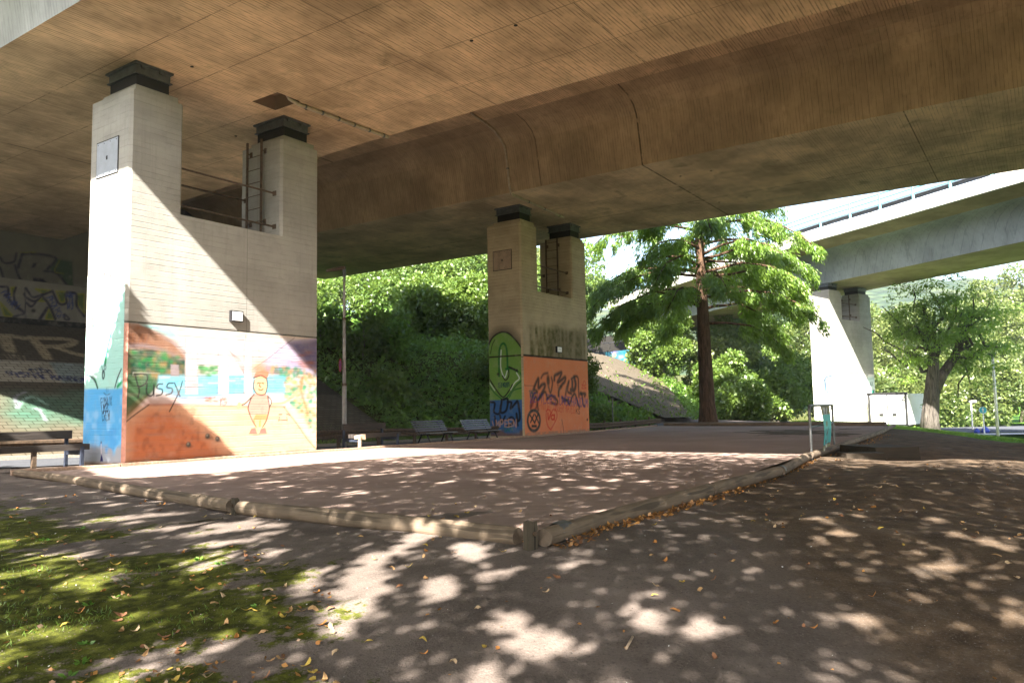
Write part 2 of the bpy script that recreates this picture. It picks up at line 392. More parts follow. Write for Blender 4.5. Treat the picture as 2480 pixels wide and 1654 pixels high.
def grid_mesh(xs, ys, zf):
    X, Y = np.meshgrid(xs, ys); Z = zf(X, Y)
    V_ = np.stack([X, Y, Z], -1).reshape(-1, 3); nx, ny = len(xs), len(ys)
    i = np.arange(nx * ny).reshape(ny, nx)
    F_ = np.stack([i[:-1, :-1], i[:-1, 1:], i[1:, 1:], i[1:, :-1]], -1).reshape(-1, 4)
    return V_, F_
def vnoise(x, y, sc, seed=0):
    """cheap smooth value noise for masks"""
    r_ = np.random.default_rng(seed).random((64, 64))
    fx = x * sc; fy = y * sc; ix = np.floor(fx).astype(int); iy = np.floor(fy).astype(int); tx = fx - ix; ty = fy - iy
    tx = tx*tx*(3-2*tx); ty = ty*ty*(3-2*ty)
    g = lambda a, b: r_[a % 64, b % 64]
    return (g(ix,iy)*(1-tx)+g(ix+1,iy)*tx)*(1-ty)+(g(ix,iy+1)*(1-tx)+g(ix+1,iy+1)*tx)*ty
MOSS_LINE = [(-30, 26), (-8.6, 12.6), (-5.4, 10.0), (-3.3, 8.1), (-1.95, 6.7), (-1.15, 5.3), (-.65, 4.2), (-.3, 2.0), (0, -5)]
def moss_mask(x, y):
    my = np.interp(-x, [-p[0] for p in MOSS_LINE[::-1]], [p[1] for p in MOSS_LINE[::-1]])
    my = np.interp(x, [p[0] for p in MOSS_LINE], [p[1] for p in MOSS_LINE])
    d = (my - y)                                  # positive on the mossy side
    g_ = np.exp(-(((x+4.3)/.9)**2+((y-8.0)/.45)**2))*.6+np.exp(-(((x+1.9)/.7)**2+((y-4.9)/.4)**2))*.6+np.exp(-(((x+5.6)/.8)**2+((y-6.3)/.3)**2))*.4
    return np.clip(.5 + d * .30, 0, 1)-g_*(y < 14)
def micro(x, y):
    x = np.asarray(x, float); y = np.asarray(y, float); n_ = (np.abs(x) < 30)*(np.abs(y) < 60)
    m = np.clip((x-np.interp(y, [0, 7, 17.4, 25, 39], [-.5, .3, 6.5, 10.9, 18.9])-.9)/1.6, 0, 1)*np.clip((30-y)/10, 0, 1)
    return n_*((vnoise(x, y, 1.1, 3)-.5)*.035+(vnoise(x, y, 3.3, 4)-.5)*.012+m*(vnoise(x+7, y+3, .42, 61)-.5)*.34)
gx = axis_coords(-15, 27, .16, 2500); gy = axis_coords(1.5, 50, .16, 2500)
gv, gf = grid_mesh(gx, gy, lambda X, Y: ground_z(X, Y) + micro(X, Y))
X, Y = gv[:, 0], gv[:, 1]; uu, vv = to_uv(X, Y)
msk = np.zeros((len(gv), 4), np.float32); msk[:, 3] = 1
msk[:, 0] = moss_mask(X, Y) * (Y < 22)
msk[:, 1] = np.clip((X - .2 - Y * .05) / 3.5, 0, 1) * (vv < 14)
crest = np.clip((uu - 47.5) / 3, 0, 1) * (vv < 13.5)
msk[:, 2] = np.maximum(crest, ((uu > 60) & (vv < 18)) * 1.0) * (Y > 20); msk[:, 0] = np.maximum(msk[:, 0], (vv > 27.2) * 1.0)
g = mesh_np('ground', gv, gf, M['ground'], smooth=True, attrs={'mask': ('POINT', 'FLOAT_COLOR', msk)}); tag(g, kind='structure')

# court surface
CA, CB_, CC, CD = (-10.7, 17.0), (.22, 7.0), (18.9, 39.3), (9.2, 48.8)
Pq = np.array([CA, CB_, CC, CD], float)
nu, nv = 90, 60
s, t = np.meshgrid(np.linspace(0, 1, nu), np.linspace(0, 1, nv))
P = ((1-s)*(1-t))[..., None]*Pq[1] + (s*(1-t))[..., None]*Pq[2] + ((1-s)*t)[..., None]*Pq[0] + (s*t)[..., None]*Pq[3]
cz = .0 + (vnoise(P[..., 0], P[..., 1], .7, 8) - .5) * .02
cv = np.concatenate([P, cz[..., None]], -1).reshape(-1, 3); ii = np.arange(nu*nv).reshape(nv, nu)
cf = np.stack([ii[:-1,:-1], ii[:-1,1:], ii[1:,1:], ii[1:,:-1]], -1).reshape(-1, 4)
tag(mesh_np('gravel_court', cv, cf, M['court'], smooth=True), kind='structure')

# road and its kerb along the piers (local frame u, v)
def strip(name, v0, v1, u0, u1, zoff, mat, n=60, kind='structure', zf=None, thick=0):
    us = np.linspace(u0, u1, n); vs = np.linspace(v0, v1, 5)
    Uu, Vv = np.meshgrid(us, vs); Xx = Uu*U[0] + Vv*V[0]; Yy = Uu*U[1] + Vv*V[1]
    Z = near_z(Xx, Yy) + zoff
    V_ = np.stack([Xx, Yy, Z], -1).reshape(-1, 3); i = np.arange(5*n).reshape(5, n)
    F_ = np.stack([i[:-1,:-1], i[:-1,1:], i[1:,1:], i[1:,:-1]], -1).reshape(-1, 4)
    o = mesh_np(name, V_, F_, mat, smooth=True); 
    if kind: tag(o, kind=kind)
    return o
strip('road', 21.2, 26.6, -30, 62, .03, M['asphalt'])
us = np.linspace(-30, 62, 93)
rings = []
for u_ in us:
    z_ = float(near_z(*(uvw(u_, 26.7)[:2])))
    rings.append([uvw(u_, 26.55, z_ - .1), uvw(u_, 26.55, z_ + .15), uvw(u_, 26.75, z_ + .15), uvw(u_, 26.75, z_ - .1)])
tag(MB().sweep(None, rings).build('road_kerb', M['kerb']), kind='structure')
# pale pavement and road far right
def quad_strip(name, pts0, pts1, mat, n=20, zo=.03):
    a = np.array(pts0, float); b = np.array(pts1, float)
    t = np.linspace(0, 1, n)[:, None]; L0 = a[0]*(1-t)+a[1]*t; L1 = b[0]*(1-t)+b[1]*t
    V_ = np.concatenate([L0, L1]); i = np.arange(n-1)
    F_ = np.stack([i, i+1, i+1+n, i+n], -1)
    return tag(mesh_np(name, V_, F_, mat), kind='structure')
def rowz(y, z0, x0=30, x1=80): return [(x0, y, z0), (x1, y, z0)]
quad_strip('footpath', rowz(59.5, -1.40), rowz(63, -1.40), M['pavement'])
quad_strip('far_road', rowz(63.3, -1.34), rowz(75, -1.28), M['asphalt'])

# ------------------------------------------------------------------ painted surfaces (vertex-coloured grids just proud of the wall)
def sdist(px, py, pts):
    """distance from raster points to a polyline"""
    d = np.full(px.shape, 1e9)
    for (x0, y0), (x1, y1) in zip(pts[:-1], pts[1:]):
        dx, dy = x1-x0, y1-y0; L2 = dx*dx+dy*dy+1e-12
        t = np.clip(((px-x0)*dx+(py-y0)*dy)/L2, 0, 1)
        d = np.minimum(d, np.hypot(px-x0-t*dx, py-y0-t*dy))
    return d
def inside(px, py, pts):
    r_ = np.zeros(px.shape, bool); n = len(pts)
    for i in range(n):
        x0, y0 = pts[i]; x1, y1 = pts[(i+1) % n]
        c = ((y0 > py) != (y1 > py)) & (px < (x1-x0)*(py-y0)/((y1-y0) if y1 != y0 else 1e-9)+x0)
        r_ ^= c
    return r_
def spline(pts, k=6):
    pts = [np.array(p, float) for p in pts]
    if len(pts) < 3: return [tuple(p) for p in pts]
    out = []
    P_ = [2*pts[0]-pts[1]] + pts + [2*pts[-1]-pts[-2]]
    for i in range(1, len(P_)-2):
        p0, p1, p2, p3 = P_[i-1:i+3]
        for j in range(k):
            t = j/k
            out.append(tuple(.5*((2*p1)+(-p0+p2)*t+(2*p0-5*p1+4*p2-p3)*t*t+(-p0+3*p1-3*p2+p3)*t**3)))
    out.append(tuple(pts[-1])); return out
FONT = {'A': [[(0,0),(2,6),(4,0)],[(1,2),(3,2)]], 'B': [[(0,0),(0,6),(3,6),(3.6,4.6),(3,3.2),(0,3.2)],[(3,3.2),(4,1.6),(3,0),(0,0)]], 'C': [[(4,5),(3,6),(1,6),(0,4.5),(0,1.5),(1,0),(3,0),(4,1)]],
 'D': [[(0,0),(0,6),(2.5,6),(4,4),(4,2),(2.5,0),(0,0)]], 'E': [[(4,6),(0,6),(0,0),(4,0)],[(0,3),(3,3)]], 'F': [[(4,6),(0,6),(0,0)],[(0,3),(3,3)]], 'G': [[(4,5),(3,6),(1,6),(0,4.5),(0,1.5),(1,0),(3,0),(4,1.5),(4,3),(2.4,3)]],
 'H': [[(0,0),(0,6)],[(4,0),(4,6)],[(0,3),(4,3)]], 'I': [[(2,0),(2,6)]], 'J': [[(4,6),(4,1.5),(3,0),(1,0),(0,1.5)]], 'K': [[(0,0),(0,6)],[(4,6),(0,2.6)],[(1.4,3.6),(4,0)]], 'L': [[(0,6),(0,0),(4,0)]],
 'M': [[(0,0),(0,6),(2,2.5),(4,6),(4,0)]], 'N': [[(0,0),(0,6),(4,0),(4,6)]], 'O': [[(1,0),(0,1.5),(0,4.5),(1,6),(3,6),(4,4.5),(4,1.5),(3,0),(1,0)]], 'P': [[(0,0),(0,6),(3,6),(4,4.6),(3,3),(0,3)]],
 'R': [[(0,0),(0,6),(3,6),(4,4.6),(3,3),(0,3)],[(1.6,3),(4,0)]], 'S': [[(4,5),(3,6),(1,6),(0,4.6),(1,3.3),(3,2.8),(4,1.4),(3,0),(1,0),(0,1)]], 'T': [[(0,6),(4,6)],[(2,6),(2,0)]], 'U': [[(0,6),(0,1.5),(1,0),(3,0),(4,1.5),(4,6)]],
 'V': [[(0,6),(2,0),(4,6)]], 'W': [[(0,6),(1,0),(2,4),(3,0),(4,6)]], 'X': [[(0,0),(4,6)],[(0,6),(4,0)]], 'Y': [[(0,6),(2,3),(4,6)],[(2,3),(2,0)]], 'Z': [[(0,6),(4,6),(0,0),(4,0)]],
 '!': [[(2,6),(2,2)],[(2,.5),(2,0)]], '#': [[(1,0),(1.6,6)],[(2.6,0),(3.2,6)],[(0,2),(4,2)],[(0.2,4),(4.2,4)]], '.': [[(2,.4),(2,0)]], '0': [[(1,0),(0,1.5),(0,4.5),(1,6),(3,6),(4,4.5),(4,1.5),(3,0),(1,0)]], '1': [[(1,5),(2,6),(2,0)]],
 '2': [[(0,5),(1,6),(3,6),(4,4.6),(0,0),(4,0)]], '4': [[(3,0),(3,6),(0,2),(4,2)]], '9': [[(4,4),(3,3),(1,3),(0,4.5),(1,6),(3,6),(4,4.5),(4,1.5),(3,0),(1,0)]], 'u': [[(0,4),(0,1),(1,0),(3,0),(4,1)],[(4,4),(4,0)]], 's': [[(3.6,3.4),(2.6,4),(1,4),(.4,3),(3.2,1.4),(3,.3),(1.6,0),(0,.6)]],
 'y': [[(0,4),(2,.6)],[(4,5),(2.2,.6),(-.6,-3.4)]], '/': [[(0,0),(4,6)]], '-': [[(.6,3),(3.4,3)]], 'v': [[(0,4),(1.6,0),(3.4,4)]], 'a': [[(4,4),(4,0)],[(4,3),(3,4),(1,4),(0,2.6),(0,1.2),(1,0),(3,0),(4,1.2)]]}
class Canvas:
    """raster of paint on a plane: origin o, unit axes ex (right) and ey (up) in world space; w x h metres"""
    def __init__(s, o, ex, ey, w, h, res, base=None, a0=0.0, b0=0.0):
        s.o = np.array(o, float); s.ex = np.array(ex, float); s.ey = np.array(ey, float); s.nrm = np.cross(s.ex, s.ey)
        nx = int(round(w/res))+1; ny = int(round(h/res))+1
        s.X, s.Y = np.meshgrid(np.linspace(a0, a0+w, nx), np.linspace(b0, b0+h, ny))
        s.A = np.zeros(s.X.shape + (4,)); s.res = res
        if base is not None: s.A[..., :3] = base; s.A[..., 3] = 1
    def p(s, px, py):
        d = ray(px, py); t = ((s.o-CAM)@s.nrm)/(d@s.nrm); P = CAM+d*t-s.o
        return (P@s.ex, P@s.ey)
    def pp(s, pts, k=None):
        if k is None: return [s.p(*q) for q in pts]
        return [s.p(k[0]+q[0]/k[2], k[1]+q[1]/k[2]) for q in pts]
    def over(s, m, c):
        m = np.clip(m, 0, 1); a = s.A[..., 3]; na = m+a*(1-m)
        for i in range(3):
            s.A[..., i] = np.where(na > 1e-6, (c[i]*m+s.A[..., i]*a*(1-m))/np.maximum(na, 1e-6), s.A[..., i])
        s.A[..., 3] = na
    def stroke(s, pts, w, c, soft=.012, al=1.0, smooth=True):
        if smooth: pts = spline(pts)
        x0 = min(q[0] for q in pts)-w-soft*3; x1 = max(q[0] for q in pts)+w+soft*3
        y0 = min(q[1] for q in pts)-w-soft*3; y1 = max(q[1] for q in pts)+w+soft*3
        m = np.zeros(s.X.shape); k = (s.X >= x0)&(s.X <= x1)&(s.Y >= y0)&(s.Y <= y1)
        if k.any():
            d = sdist(s.X[k], s.Y[k], pts); m[k] = np.clip((w/2+soft-d)/(soft*2), 0, 1)*al
            s.over(m, c)
    def poly(s, pts, c, soft=.02, al=1.0, nz=None):
        m = inside(s.X, s.Y, pts)*1.0
        d = sdist(s.X, s.Y, list(pts)+[pts[0]]); sg = np.where(m > .5, d, -d)
        m = np.clip(.5+sg/(2*soft), 0, 1)*al
        if nz is not None: m = m*nz
        s.over(m, c)
    def blob(s, x, y, rx, ry, c, al=1.0, p=2.0):
        r = ((s.X-x)/rx)**2+((s.Y-y)/ry)**2; s.over(np.clip(np.exp(-r**(p/2)*1.2)*1.1, 0, 1)*al, c)
    def noise(s, sc, seed=0, lo=.35, hi=.65):
        n = vnoise(s.X+50, s.Y+50, sc, seed)*.6+vnoise(s.X+50, s.Y+50, sc*2.3, seed+1)*.4
        return np.clip((n-lo)/(hi-lo), 0, 1)
    def text(s, string, q0, q1, h, w, c, soft=.01, al=1.0, jit=.0, seed=1, smooth=False):
        """write along the line q0 -> q1 (wall coordinates), letters h tall"""
        r_ = np.random.default_rng(seed); q0 = np.array(q0); q1 = np.array(q1); L = np.linalg.norm(q1-q0); e = (q1-q0)/L; up = np.array([-e[1], e[0]])
        cw = L/len(string)
        for i, ch in enumerate(string):
            if ch == ' ' or ch not in FONT: continue
            o = q0+e*cw*i; lw = cw*.74
            for st in FONT[ch]:
                pts = [tuple(o+e*(p_[0]/4*lw+r_.normal()*jit)+up*(p_[1]/6*h+r_.normal()*jit)) for p_ in st]
                s.stroke(pts, w, c, soft, al, smooth)
    def build(s, name, mat, parent, lo, lx, ly, off):
        lo, lx, ly, off = map(lambda q: np.array(q, float), (lo, lx, ly, off))
        V_ = lo+off+s.X[..., None]*lx+s.Y[..., None]*ly
        ny, nx = s.X.shape; i = np.arange(nx*ny).reshape(ny, nx)
        F_ = np.stack([i[:-1,:-1], i[:-1,1:], i[1:,1:], i[1:,:-1]], -1).reshape(-1, 4)
        return mesh_np(name, V_.reshape(-1, 3), F_, mat, parent, attrs={'paint': ('POINT', 'FLOAT_COLOR', s.A.reshape(-1, 4))})
def srgb(r, g, b):
    f = lambda c: ((c/255+.055)/1.055)**2.4 if c > 10 else c/255/12.92
    return (f(r), f(g), f(b))

# ------------------------------------------------------------------ concrete piers
def make_pier(name, loc, rz, L, T, zj, zn, zt, l1, mat, label, cap, ladder=True, rails=True, plate=None, plate_mat=None, box=None):
    root = empty(name, loc, rz, label, 'bridge pier', 'concrete piers carrying the bridges')
    c = .07
    mb = MB()
    def pr(x0, x1, y0, y1, z0, z1, b=c): mb.bbox(x0, x1, y0, y1, z0, z1, b)
    pr(0, L, 0, T, -.6, zj-.016); pr(.022, L-.022, .022, T-.022, zj-.016, zj+.016, c*.8); pr(0, L, 0, T, zj+.016, zn)
    pr(0, l1, 0, T, zn-.002, zt); pr(L-l1, L, 0, T, zn-.002, zt)
    for x0 in (0, L-l1): mb.box(x0+.16, x0+l1-.12, .09, T-.28, zt-.01, zt+.17)
    mb.build('shaft', mat, root)
    hb = cap-(zt+.17)
    for x0 in (0, L-l1):
        b = MB().box(x0+.22, x0+l1-.34, .16, T-.5, zt+.17, zt+.17+hb*.5)
        bo = b.build('bearing', M['rubber'], root)
        t = MB(); z1 = zt+.17+hb*.5
        t.box(x0+.16, x0+l1-.28, .10, T-.42, z1, z1+.03); t.box(x0+.20, x0+l1-.32, .14, T-.46, z1+.03, cap-.05); t.box(x0+.14, x0+l1-.26, .08, T-.38, cap-.05, cap)
        for q in (.32, .80): t.box(x0+q, x0+q+.1, .09, .14, cap-.13, cap-.05)
        t.build('bearing_plate', M['steel_dark'], bo)
    if ladder:
        xr = L-l1-.15; ya, yb = .72, 1.38; zb = zn+.02; ztop = zt+.1
        lad = MB()
        for y_ in (ya, yb): lad.box(xr-.02, xr+.02, y_-.035, y_+.035, zb, ztop)
        ld = lad.build('ladder', M['rust'], root)
        k = 0; z = zb+.12
        while z < ztop-.1:
            MB().tube([(xr, ya, z), (xr, yb, z)], .012, 6).build('rung', M['rust'], ld); z += .40
        br = MB()
        for y_ in (ya, yb):
            for z_ in (ztop-.35, zb+.5): br.box(xr+.02, xr+.15, y_-.015, y_+.015, z_, z_+.03); br.box(xr+.12, xr+.15, y_-.05, y_+.05, z_-.06, z_+.09)
        tag(br.build('ladder_bracket', M['rust'], ld), kind='stuff')
    if rails:
        for y_ in (.28, T-.25):
            for z_ in (zn+.32, zn+1.32):
                r_ = MB().tube([(l1+.0, y_, z_), (L-l1-.0, y_, z_)], .028, 8)
                r_.box(L-l1-.03, L-l1-.002, y_-.07, y_+.07, z_-.07, z_+.07)
                r_.build('safety_rail', M['rust'], root)
    if plate:
        y0, y1, z0, z1 = plate
        p_ = MB().box(-.022, .01, y0, y1, z0, z1).build('access_plate', plate_mat, root)
        f = MB()
        for a in ((y0-.03, y0, z0-.03, z1+.03), (y1, y1+.03, z0-.03, z1+.03), (y0, y1, z0-.03, z0), (y0, y1, z1, z1+.03)): f.box(-.012, .01, a[0], a[1], a[2], a[3])
        f.build('plate_frame', M['dark'], p_)
        b = MB(); b.box(-.03, -.022, (y0+y1)/2-.03, (y0+y1)/2+.03, (z0+z1)/2-.05, (z0+z1)/2+.05)
        for yy in np.linspace(y0+.06, y1-.06, 4):
            for zz in (z0+.05, z1-.05): b.box(-.027, -.022, yy-.012, yy+.012, zz-.012, zz+.012)
        tag(b.build('plate_bolts', M['black'], p_), kind='stuff')
    if box:
        x0, x1, z0, z1 = box
        bx = MB().box(x0, x1, -.10, .01, z0, z1).build('lamp_box', M['black'], root)
        MB().box(x0+.03, x1-.03, -.108, -.10, z0+.03, z1-.03).build('lamp_box_cover', M['white'], bx)
        g_ = MB(); xm = (x0+x1)/2; zm = (z0+z1)/2
        for q in (-.07, .07): g_.tube([(xm+q+.035*cos(t), -.1095, zm-.01+.035*sin(t)) for t in np.linspace(0, 2*pi, 13)], .003, 4, False)
        g_.tube([(xm-.07, -.1095, zm-.01), (xm-.02, -.1095, zm+.05), (xm+.045, -.1095, zm+.05), (xm+.07, -.1095, zm-.01)], .003, 4)
        g_.tube([(xm-.02, -.1095, zm+.05), (xm, -.1095, zm-.01), (xm+.045, -.1095, zm+.05)], .003, 4)
        g_.build('bicycle_mark', M['galv'], bx)
    return root
U1, V1 = 10.31, 18.21; U2, V2 = 29.01, 19.12
PL, PT = 6.05, 1.88
pier1 = make_pier('concrete_pier', uvw(U1, V1), THETA, PL, PT, 3.45, 6.34, 9.27, 1.44, M['pier'], 'nearest concrete pier with the mural of a man in a pink vest', 10.05, plate=(.53, 1.50, 7.24, 8.13), plate_mat=M['plate'], box=(2.89, 3.27, 3.69, 3.99))
pier2 = make_pier('concrete_pier', uvw(U2, V2), THETA, PL, PT, 3.57, 6.58, 9.61, 1.44, M['pier2'], 'middle concrete pier with green and blue side and orange graffitied front', 10.45, plate=(.50, 1.48, 7.52, 8.38), plate_mat=M['plate_warm'], box=(2.86, 3.30, 3.83, 4.12))
pier3 = make_pier('concrete_pier', (23.7, 58.0, -.9), R(37.7), 6.0, 1.75, 4.35, 8.4, 10.42, 1.75, M['pier'], 'farthest pale concrete pier under the ramp, next to the white truck', 11.1)

# --- mural on the long face of the nearest pier
k3 = (190, 640, 3.136)
c1 = Canvas(uvw(U1, V1), U, (0, 0, 1), PL-.14, 3.42, .023, base=srgb(222, 196, 172), a0=.07)
def P3(*pts): return c1.pp(pts, k3)
nz = c1.noise(3, 5)
c1.over(c1.noise(1.1, 9, .2, .9)*.5, srgb(232, 212, 196))
c1.poly(P3((340,440),(1820,575),(1820,1080),(340,1080)), srgb(205, 198, 200), .06)                                  # upper greys of the painted viaduct
c1.poly(P3((345,440),(560,470),(700,560),(815,690),(815,1000),(700,760),(560,690),(420,640),(345,650)), srgb(150, 112, 92), .08)
c1.poly(P3((345,440),(480,450),(560,600),(380,650),(345,650)), srgb(140, 92, 66), .12, .8)
c1.poly(P3((470,455),(690,475),(760,560),(700,560),(600,510)), srgb(150, 222, 226), .04, .85)
for q in range(9): c1.stroke(P3((560+q*16,500),(640+q*17,560+q*4),(800+q*4,650+q*9)), .012, srgb(150, 138, 140), .02, .5)
for q in range(5): c1.stroke(P3((400+q*34,520+q*4),(392+q*30,600),(388+q*28,640)), .02, srgb(95, 75, 72), .03, .5)
c1.stroke(P3((345,625),(480,618),(620,650),(740,705),(815,745)), .09, srgb(132, 122, 128), .05, .8)
c1.stroke(P3((375,655),(500,648),(640,672),(800,745)), .015, srgb(70, 62, 70), .012, .8)
c1.poly(P3((345,660),(500,650),(640,680),(810,760),(810,850),(640,850),(600,930),(540,1000),(345,1190)), srgb(52, 92, 62), .05)
for i in range(150):
    q = rng.random(2); x_ = 350+q[0]*450; y_ = 665+q[1]*190+max(0, (x_-600))*.25
    xx, yy = P3((x_, y_))[0]; c1.blob(xx, yy, .05+.05*rng.random(), .05+.05*rng.random(), [srgb(30,88,62), srgb(40,130,70), srgb(150,120,80), srgb(22,66,60)][i % 4], .7)
c1.poly(P3((345,860),(480,850),(480,1010),(345,1180)), srgb(70, 100, 66), .06, .7)
c1.poly(P3((610,845),(1600,830),(1570,980),(1300,985),(920,1010),(760,1010),(600,960)), srgb(120, 190, 212), .05)   # river
for q in range(14): c1.stroke(P3((620+q*62,860+(q*37)%90),(690+q*62,858+(q*37)%90)), .03, srgb(70,140,190) if q % 2 else srgb(210,230,236), .03, .6)
c1.stroke(P3((640,930),(760,1000),(860,1030),(960,1010),(1060,985)), .07, srgb(120, 150, 200), .05, .7)
c1.poly(P3((700,760),(760,765),(765,850),(700,850)), srgb(150, 140, 146), .02)
for i in range(26):
    x_, y_ = P3((915+rng.random()*140, 775+rng.random()*70))[0]; c1.blob(x_, y_, .08, .05, srgb(70, 160, 90) if i % 2 else srgb(60,120,70), .7)
for x0, x1, yt, yb in ((812,905,560,985),(1062,1140,640,985),(1258,1322,600,985)):                                  # painted columns
    c1.poly(P3((x0,yt),(x1,yt+10),(x1,yb),(x0,yb)), srgb(206, 202, 208), .02)
    c1.stroke(P3((x0,yt),(x0-2,yb)), .02, srgb(140, 134, 142), .02, .8); c1.stroke(P3((x1,yt+60),(x1,yb)), .02, srgb(150, 146, 154), .02, .6)
c1.poly(P3((820,850),(900,850),(905,985),(815,985)), srgb(150, 146, 158), .05, .5)
for q in range(6): c1.stroke(P3((1130+q*8,640+q*8),(1200+q*8,740),(1255,830)), .012, srgb(120, 110, 116), .012, .6)
c1.poly(P3((1570,590),(1820,560),(1820,860),(1700,830),(1330,805)), srgb(186, 176, 202), .04)                       # evening sky beyond the hillside
for q in range(60):
    a_ = rng.random(); x_ = 1420+a_*390; y_ = 800-a_*210+rng.random()*(30+a_*230)
    c1.stroke(P3((x_-40,y_),(x_+40,y_+3)), .03, [srgb(96,104,168), srgb(196,140,140), srgb(120,132,190), srgb(150,130,180)][q % 4], .025, .55)
c1.poly(P3((1600,600),(1820,565),(1820,800),(1760,790)), srgb(50, 52, 104), .10, .75)
for q in range(12): c1.blob(*P3((1680+rng.random()*140, 620+rng.random()*240))[0], .16, .05, srgb(150, 92, 66), .5)
c1.stroke(P3((1325,795),(1440,715),(1570,612),(1640,560)), .016, srgb(110, 96, 100), .012, .9)
c1.blob(*P3((1380,800))[0], .34, .26, srgb(206, 140, 92), .8)
for i in range(70):
    a_ = rng.random(); x_, y_ = P3((1460+a_*340, 770+rng.random()*60+a_*40))[0]; c1.blob(x_, y_, .07, .06, [srgb(50,150,120), srgb(70,120,90), srgb(200,150,100)][i % 3], .65)
for i in range(190):
    a_ = rng.random(); x_, y_ = P3((1570+a_*250, 860+rng.random()*(140+a_*330)))[0]; c1.blob(x_, y_, .08, .05, [srgb(60,170,120), srgb(110,190,120), srgb(220,190,140), srgb(40,130,110), srgb(190,130,80)][i % 5], .6)
c1.stroke(P3((1470,1062),(1560,1050),(1640,990),(1690,930),(1700,870)), .085, srgb(196, 176, 140), .03)
c1.stroke(P3((1700,860),(1690,960),(1720,1060),(1740,1140)), .10, srgb(190, 130, 84), .05, .8)
# sandy court with the boules
c1.poly(P3((345,1200),(530,1068),(1570,1080),(1820,1410),(1820,1560),(340,1560)), srgb(226, 190, 160), .025)
c1.poly(P3((345,1205),(530,1070),(700,1075),(900,1200),(1180,1480),(1150,1560),(340,1560)), srgb(192, 108, 66), .30, .92)  # court paint carries the light: paler in sun, deeper orange in tree shade
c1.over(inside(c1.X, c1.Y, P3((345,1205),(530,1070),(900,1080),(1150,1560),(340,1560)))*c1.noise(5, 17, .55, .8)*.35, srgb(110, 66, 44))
c1.stroke(P3((530,1068),(760,1068),(1070,1075),(1300,1080),(1570,1080)), .035, srgb(168, 92, 56), .03, .8)
c1.stroke(P3((345,1208),(430,1140),(535,1066)), .03, srgb(60, 44, 34), .015)
c1.stroke(P3((1560,1085),(1660,1215),(1740,1330),(1820,1420)), .03, srgb(90, 70, 60), .02, .8)
for q in range(14): c1.blob(*P3((960+rng.random()*160, 1010+rng.random()*40))[0], .07, .03, srgb(170, 96, 66), .6)
for x_, y_ in ((835,1368),(980,1304),(1056,1325)):
    a_, b_ = P3((x_, y_))[0]; c1.blob(a_+.03, b_-.05, .12, .04, srgb(90, 54, 36), .6); c1.blob(a_, b_, .075, .075, srgb(70, 66, 60), 1, 5); c1.blob(a_-.015, b_+.02, .03, .03, srgb(170, 160, 150), .8)
# generic painted man in a pink vest
PK = srgb(226, 164, 150); OL = srgb(40, 20, 18); SK = srgb(238, 196, 150)
c1.poly(P3((1345,1140),(1440,1140),(1425,1190),(1395,1235),(1352,1235),(1322,1190)), srgb(228, 160, 96), .015)
c1.poly(P3((1335,985),(1365,972),(1410,972),(1436,1000),(1448,1080),(1440,1140),(1300,1138),(1288,1090),(1310,1020)), PK, .015)
for q in range(7): c1.stroke(P3((1305,1000+q*20),(1440,1003+q*20)), .01, srgb(190, 110, 100), .012, .6)
for a_ in ((1340,1240,1350,1275),(1385,1240,1400,1275)): c1.poly(P3((a_[0],1180),(a_[0]+34,1180),(a_[2]+14,a_[3]),(a_[2]-16,a_[3])), SK, .012)
for x_ in (1320, 1395): c1.poly(P3((x_-24,1285),(x_-8,1245),(x_+24,1240),(x_+36,1282)), srgb(206, 120, 110), .012); c1.stroke(P3((x_-26,1286),(x_+36,1284)), .012, OL, .01)
c1.poly(P3((1334,900),(1345,858),(1390,848),(1425,870),(1432,930),(1415,985),(1360,985),(1336,950)), SK, .012)
c1.poly(P3((1330,862),(1345,822),(1400,805),(1446,815),(1440,850),(1425,868),(1385,846)), srgb(214, 130, 104), .015)
c1.stroke(P3((1330,862),(1385,846),(1430,870)), .03, OL, .008)
c1.stroke(P3((1336,880),(1330,940),(1360,985),(1415,985),(1434,920),(1428,870)), .03, OL, .008)
c1.stroke(P3((1358,905),(1372,900)), .03, OL, .008); c1.stroke(P3((1392,902),(1406,905)), .03, OL, .008)
c1.stroke(P3((1380,900),(1374,925),(1386,930)), .03, OL, .008); c1.stroke(P3((1366,950),(1385,956),(1402,948)), .03, OL, .008)
c1.stroke(P3((1310,1010),(1270,1050),(1235,1062)), .035, SK, .012); c1.stroke(P3((1310,1012),(1268,1056),(1236,1070)), .03, OL, .008)
c1.blob(*P3((1222,1068))[0], .07, .09, SK, 1, 4)
for q in (-12, 0, 12): c1.stroke(P3((1225,1070+q),(1204,1072+q*1.6)), .012, srgb(180, 120, 60), .008)
c1.stroke(P3((1436,1000),(1462,1040),(1452,1080)), .035, srgb(240, 224, 206), .012); c1.stroke(P3((1436,998),(1466,1040),(1452,1085)), .03, OL, .008)
c1.stroke(P3((1300,1138),(1288,1090),(1310,1020),(1335,985)), .03, OL, .008); c1.stroke(P3((1436,1000),(1450,1080),(1440,1140),(1425,1190),(1398,1235)), .03, OL, .008)
c1.stroke(P3((1300,1138),(1322,1190),(1350,1235)), .03, OL, .008); c1.blob(*P3((1350,1292))[0], .22, .03, srgb(150, 110, 90), .6)
